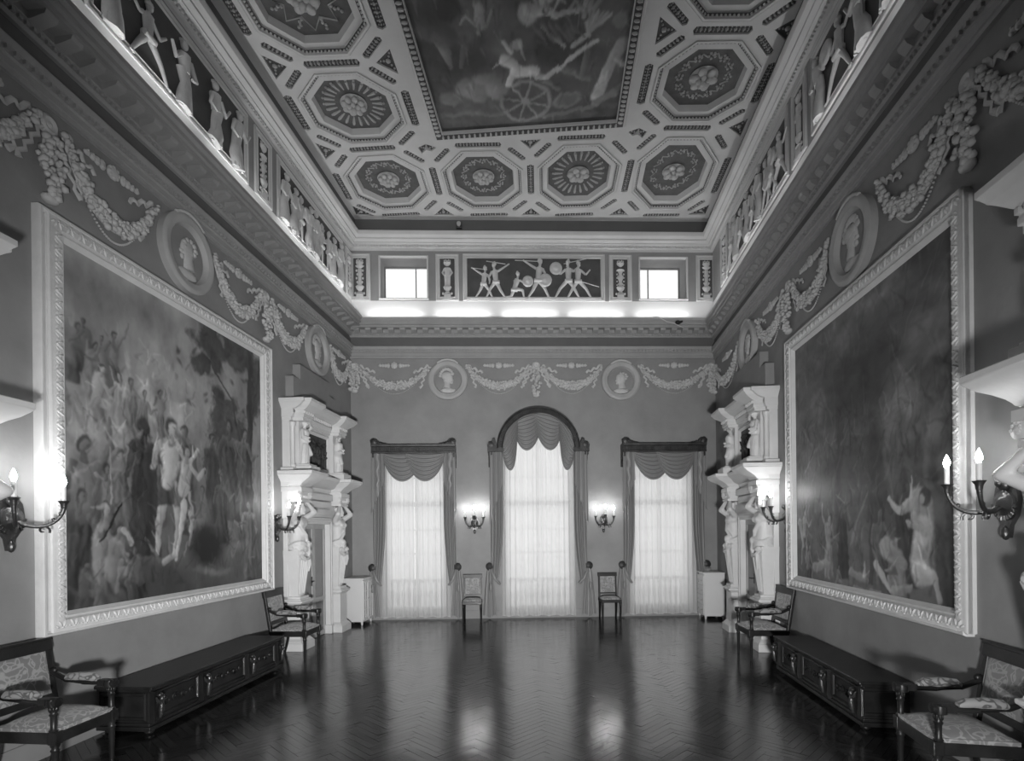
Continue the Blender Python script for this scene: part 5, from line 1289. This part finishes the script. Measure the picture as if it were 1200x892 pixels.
sconce('right', 7.87, 2.0, 'large near sconce at the right edge of the photo', 1.1, BULB_POWER, TWO)

# ================================================================== furniture
def turned_leg(m, x, y, z0, z1, r=.022):
    h = z1-z0; m.lathe([(r*.6, 0), (r*.8, .02*h), (r*.65, .06*h), (r*.75, .10*h), (r*1.05, .78*h), (r*1.35, .82*h), (r*1.0, .86*h), (r*1.4, .92*h), (r*1.3, h)], c=(x, y, z0), n=14)
def sabre_leg(m, x, y, z1, dy):
    pts = [(x, y+dy*(1-v)**1.8, z1*v) for v in [k/8 for k in range(9)]]; m.tube(pts, [.018+.010*k/8 for k in range(9)], 4)
def armchair(label, pad='damask_pad'):
    t = empty('armchair', label, 'armchair', 'damask armchairs along the side walls'); W2, Y0, Y1 = .275, -.27, .27
    for sx in (-1, 1):
        m = MB(); turned_leg(m, sx*(W2-.03), Y0+.03, 0, .36); m.build('front_leg', 'wood', t, smooth=50)
        m = MB(); sabre_leg(m, sx*(W2-.04), Y1-.05, .38, .07); m.build('rear_leg', 'wood', t, smooth=None)
    m = MB()
    m.box(-W2, W2, Y0, Y0+.045, .345, .425); m.box(-W2+.01, W2-.01, Y1-.05, Y1, .345, .425)
    for sx in (-1, 1): m.box(*sorted((sx*W2, sx*(W2-.04))), Y0+.03, Y1-.02, .345, .425)
    for sx in (-1, 1): m.box(sx*(W2-.03)-.032, sx*(W2-.03)+.032, Y0-.006, Y0+.06, .34, .432)
    m.build('seat_rail', 'wood', t, smooth=None, bevel=.006)
    m = MB(); m.grid(lambda u, v: ((u-.5)*2*(W2-.02), Y0+.03+(Y1-Y0-.07)*v, .425+.075*(max(0, 1-(2*u-1)**4)*max(0, 1-(2*v-1)**4))**.6), 20, 20)
    m.box(-W2+.02, W2-.02, Y0+.012, Y1-.04, .41, .45); m.build('seat_cushion', 'damask', t, smooth=60)
    # backrest leans back
    lean = .16; yb = lambda z: Y1-.03+(z-.42)*lean
    B = empty('backrest'); B.parent = t
    def bx(m, x0, x1, z0, z1, th, off=0):
        vs = []
        for z in (z0, z1):
            y = yb(z)+off; vs += [(x0, y, z), (x1, y, z), (x1, y+th, z), (x0, y+th, z)]
        m.add(vs, [(0,3,2,1),(4,5,6,7),(0,1,5,4),(1,2,6,5),(2,3,7,6),(3,0,4,7)])
    m = MB()
    for sx in (-1, 1): bx(m, *sorted((sx*W2, sx*(W2-.05))), .38, .985, .04)
    bx(m, -W2-.012, W2+.012, .90, .99, .045, -.004); bx(m, -W2-.02, W2+.02, .985, 1.005, .055, -.01); bx(m, -W2+.04, W2-.04, .505, .56, .035)
    m.build('back_frame', 'wood', B, smooth=None, bevel=.006)
    m = MB(); bx(m, -W2+.05, W2-.05, .555, .902, .012, .006)
    m.grid(lambda u, v: ((u-.5)*2*(W2-.055), yb(.56+.34*v)+.006-.022*(max(0, 1-(2*u-1)**4)*max(0, 1-(2*v-1)**4))**.6, .56+.34*v), 14, 14)
    m.build('back_panel', 'damask', B, smooth=60)
    for sx in (-1, 1):
        a = empty('arm'); a.parent = t; X = sx*(W2-.025)
        m = MB(); m.tube([(X, yb(.70)+.0, .72), (X, .16, .665), (X, .0, .648), (X, Y0+.06, .648)], [.02, .022, .022, .022], 8)
        m.ball((X, yb(.72)-.015, .74), (.022, .03, .028), 2); m.lathe([(.04, -.026), (.043, 0), (.04, .026)], c=(X, Y0+.045, .64), n=18, axis='z')
        m.box(X-.03, X+.03, Y0+.01, Y0+.13, .625, .672); m.lathe([(.02, -.03), (.034, -.028), (.036, 0), (.034, .028), (.02, .03)], c=(X, Y0+.02, .645), n=16, axis='y')
        m.build('arm_rest', 'wood', a, smooth=40)
        m = MB(); m.lathe([(.024, .425), (.03, .44), (.02, .455), (.021, .54), (.028, .555), (.021, .565), (.026, .60), (.036, .625)], c=(X, Y0+.035, 0), n=14)
        for k in range(8): q = k*PI/4; m.ball((X+.024*math.cos(q), Y0+.035+.024*math.sin(q), .595), (.008, .008, .025), 1)
        m.build('arm_post', 'wood', a, smooth=50)
        m = MB(); m.tube([(X, .16, .672), (X, .13, .69), (X, .03, .695), (X, -.08, .69), (X, -.125, .675)], [.02, .034, .036, .034, .022], 12, flat=.9); m.build('arm_pad', pad, a, smooth=60)
    return t
def ground(o, x, y, rz): o.location = (x, y, 0); o.rotation_euler = (0, 0, rz); return o
ac = armchair('damask armchair at the left photo edge, in front of the near left bench end')
ground(ac, -3.52, 4.20, PI/2-.10); 
ac2 = copy_tree(ac, label='damask armchair between the left bench and the far left doorway'); ground(ac2, -3.22, 8.10, PI/2-.05)
ac3 = copy_tree(ac, label='damask armchair between the right bench and the far right doorway'); ground(ac3, 3.55, 7.80, -PI/2-.05)
ac4 = copy_tree(ac, label='damask armchair at the right photo edge, beside the near right bench end'); ground(ac4, 3.07, 3.79, -PI/2-.20)
def side_chair(label):
    t = empty('side_chair', label, 'chair', 'small chairs between the windows'); W2, Y0, Y1 = .20, -.21, .21
    for sx in (-1, 1):
        m = MB(); turned_leg(m, sx*(W2-.02), Y0+.02, 0, .38, .018); m.build('front_leg', 'wood', t, smooth=50)
        m = MB(); sabre_leg(m, sx*(W2-.03), Y1-.04, .38, .05); m.build('rear_leg', 'wood', t, smooth=None)
    m = MB(); m.box(-W2, W2, Y0, Y1, .36, .42); m.build('seat_rail', 'wood', t, smooth=None, bevel=.006)
    m = MB(); m.grid(lambda u, v: ((u-.5)*2*(W2-.012), Y0+.012+(Y1-Y0-.05)*v, .418+.06*(max(0, 1-(2*u-1)**4)*max(0, 1-(2*v-1)**4))**.6), 16, 16); m.build('seat_cushion', 'damask', t, smooth=60)
    m = MB(); yb = lambda z: Y1-.03+(z-.4)*.10
    def bx(m, x0, x1, z0, z1, th, off=0):
        vs = []
        for z in (z0, z1):
            y = yb(z)+off; vs += [(x0, y, z), (x1, y, z), (x1, y+th, z), (x0, y+th, z)]
        m.add(vs, [(0,3,2,1),(4,5,6,7),(0,1,5,4),(1,2,6,5),(2,3,7,6),(3,0,4,7)])
    for sx in (-1, 1): bx(m, *sorted((sx*(W2-.01), sx*(W2-.045))), .38, .90, .03)
    bx(m, -W2, W2, .86, .935, .035, -.003); bx(m, -W2+.03, W2-.03, .50, .53, .025); m.build('back_frame', 'wood', t, smooth=None, bevel=.005)
    m = MB(); bx(m, -W2+.045, W2-.045, .53, .865, .012, .004); m.build('back_panel', 'damask', t, smooth=None)
    return t
sc1 = side_chair('small upholstered chair under the sconce between left and middle windows'); ground(sc1, *wpos('back', 2.50, .36)[:2], wrot('back'))
sc2 = copy_tree(sc1, label='small upholstered chair under the sconce between middle and right windows'); ground(sc2, *wpos('back', 5.31, .36)[:2], wrot('back'))

def cassone(label, L_, D_, side, u, o):
    t = empty('long_chest', label, 'chest', 'long dark carved chests used as benches'); put(t, side, u, o, 0); h = L_/2
    m = MB(); m.box(-h, h, -D_/2, D_/2, .425, .455); m.box(-h+.02, h-.02, -D_/2+.02, D_/2-.01, .40, .425); m.build('top', 'wood', t, smooth=None, bevel=.007)
    m = MB(); m.box(-h+.05, h-.05, -D_/2+.06, D_/2-.01, .10, .40); m.build('body', 'wood', t, smooth=None, bevel=.005)
    m = MB(); m.box(-h+.02, h-.02, -D_/2+.03, D_/2, .04, .08); m.box(-h+.035, h-.035, -D_/2+.045, D_/2, .08, .11)
    for sx in (-1, 1):
        for y in (-D_/2+.09, D_/2-.08): m.lathe([(.02, 0), (.04, .012), (.042, .03), (.03, .045)], c=(sx*(h-.09), y, 0), n=14)
    m.build('plinth', 'wood', t, smooth=30, bevel=.005)
    for sx in (-1, 1):                        # framed end panels
        m = MB(); x = sx*(h-.05)
        m.X = Matrix.Translation((x, 0, 0)) @ Matrix.Rotation(sx*PI/2, 4, 'Z')
        m.ring(rect(-D_/2+.03, D_/2-.08, .13, .385), [(0, .0), (0, -.012), (.015, -.018), (.03, -.012), (.035, .0)]); m.X = None; m.build('end_panel', 'wood', t, smooth=30)
    xs = [-h+.10, -h+.10+(2*h-.2)*.31, -h+.10+(2*h-.2)*.69, h-.10]
    for x in xs:
        p = MB()
        for k in (-1, 0, 1): p.extr([(-D_/2+.06, .105), (-D_/2+.015, .105), (-D_/2+.005, .15), (-D_/2+.012, .36), (-D_/2-.0, .40), (-D_/2+.06, .40)], x+k*.032-.014, x+k*.032+.014)
        pil = p.build('pilaster', 'wood', t, smooth=30)
        q = MB(); y = -D_/2-.01                # carved winged bracket figure
        q.tube([(x, y, .15), (x, y-.012, .22), (x, y-.018, .28)], [.014, .026, .02], 8); q.ball((x, y-.02, .325), (.022, .022, .028), 2); q.ball((x, y-.006, .36), (.035, .02, .02), 1)
        for sx in (-1, 1): q.tube([(x, y-.012, .28), (x+sx*.035, y-.006, .31), (x+sx*.05, y, .35)], [.014, .016, .006], 6)
        q.tube([(x-.01, y-.02, .30), (x+.012, y-.026, .25), (x-.004, y-.02, .18)], [.009, .010, .006], 6)
        q.build('carved_bracket', 'bronze', pil, smooth=50)
    for a, b in zip(xs, xs[1:]):
        m = MB(); m.ring(rect(a+.06, b-.06, .13, .385), [(0, -D_/2+.062), (0, -D_/2+.045), (.015, -D_/2+.038), (.028, -D_/2+.05), (.03, -D_/2+.062)])
        n = int((b-a)/.14)
        for k in range(n):                     # carved scrollwork
            c = a+.10+(b-a-.20)*(k+.5)/n; sgn = 1 if k % 2 else -1
            m.tube([(c+.045*(1-j/16)*math.cos(j*.55), -D_/2+.055, .257+sgn*.045*(1-j/16)*math.sin(j*.55)) for j in range(14)], .009, 6); m.ball((c, -D_/2+.055, .257), (.016, .014, .016), 1)
        m.build('carved_panel', 'wood', t, smooth=40)
    return t
cassone('long dark chest-bench under the left painting', 2.42, .56, 'left', 5.19, .31)
cassone('long dark chest-bench under the right painting', 2.15, .46, 'right', 5.75, .26)

def cabinet(side, u, o, W_, D_, Hh, label, glazed):
    t = empty('low_cabinet', label, 'cabinet', 'low white cabinets in the far corners'); put(t, side, u, o, 0); h = W_/2
    m = MB(); m.box(-h, h, -D_/2, D_/2, .07, Hh-.03); m.build('carcass', 'white_paint', t, smooth=None, bevel=.004)
    m = MB(); m.box(-h-.015, h+.015, -D_/2-.02, D_/2, Hh-.03, Hh); m.build('top', 'white_paint', t, smooth=None, bevel=.006)
    m = MB()
    for sx in (-1, 1):
        for y in (-D_/2+.03, D_/2-.03): m.lathe([(.014, 0), (.022, .03), (.024, .07)], c=(sx*(h-.03), y, 0), n=10)
    m.build('feet', 'white_paint', t)
    y = -D_/2
    if glazed:
        for sx in (-1, 1):
            x0, x1 = sorted((sx*.012, sx*(h-.02)))
            m = MB(); m.ring(rect(x0, x1, .10, Hh-.06), [(0, y), (0, y-.018), (.035, y-.018), (.035, y)]); xm = (x0+x1)/2
            m.box(xm-.006, xm+.006, y-.016, y, .1, Hh-.08)
            for k in (1, 2, 3): z = .12+(Hh-.2)*k/4; m.box(x0+.02, x1-.02, y-.016, y, z-.006, z+.006)
            dd = m.build('glazed_door', 'white_paint', t, smooth=None)
            m = MB(); m.box(x0+.03, x1-.03, y-.006, y-.002, .13, Hh-.09); m.build('pane', 'stucco_dull', dd, smooth=None)
            m = MB(); m.ball((sx*.03, y-.028, Hh*.55), .012, 1); m.build('knob', 'gilt', dd)
    else:
        for k in range(4):
            z0 = .10+(Hh-.16)*k/4; z1 = .10+(Hh-.16)*(k+1)/4-.012
            m = MB(); m.box(-h+.02, h-.02, y-.016, y, z0, z1); dd = m.build('drawer', 'white_paint', t, smooth=None, bevel=.004)
            for sx in (-1, 1): m = MB(); m.tube([(sx*h*.5-.04, y-.016, (z0+z1)/2), (sx*h*.5, y-.035, (z0+z1)/2-.012), (sx*h*.5+.04, y-.016, (z0+z1)/2)], .005, 6); m.build('handle', 'gilt', dd)
    return t
cabinet('left', .37, .24, .56, .42, .93, 'low white cabinet with glazed doors in the far left corner', True)
cabinet('right', .40, .23, .58, .40, .95, 'low white chest of drawers in the far right corner', False)
t = empty('glass_dish', 'small clear dish on the white chest of drawers in the right corner', 'dish'); put(t, 'right', .25, .25, .95)
m = MB(); m.lathe([(.03, 0), (.035, .01), (.02, .02), (.07, .05), (.075, .055), (.06, .045), (.001, .022)], n=20); m.build('bowl', 'stucco_dull', t)
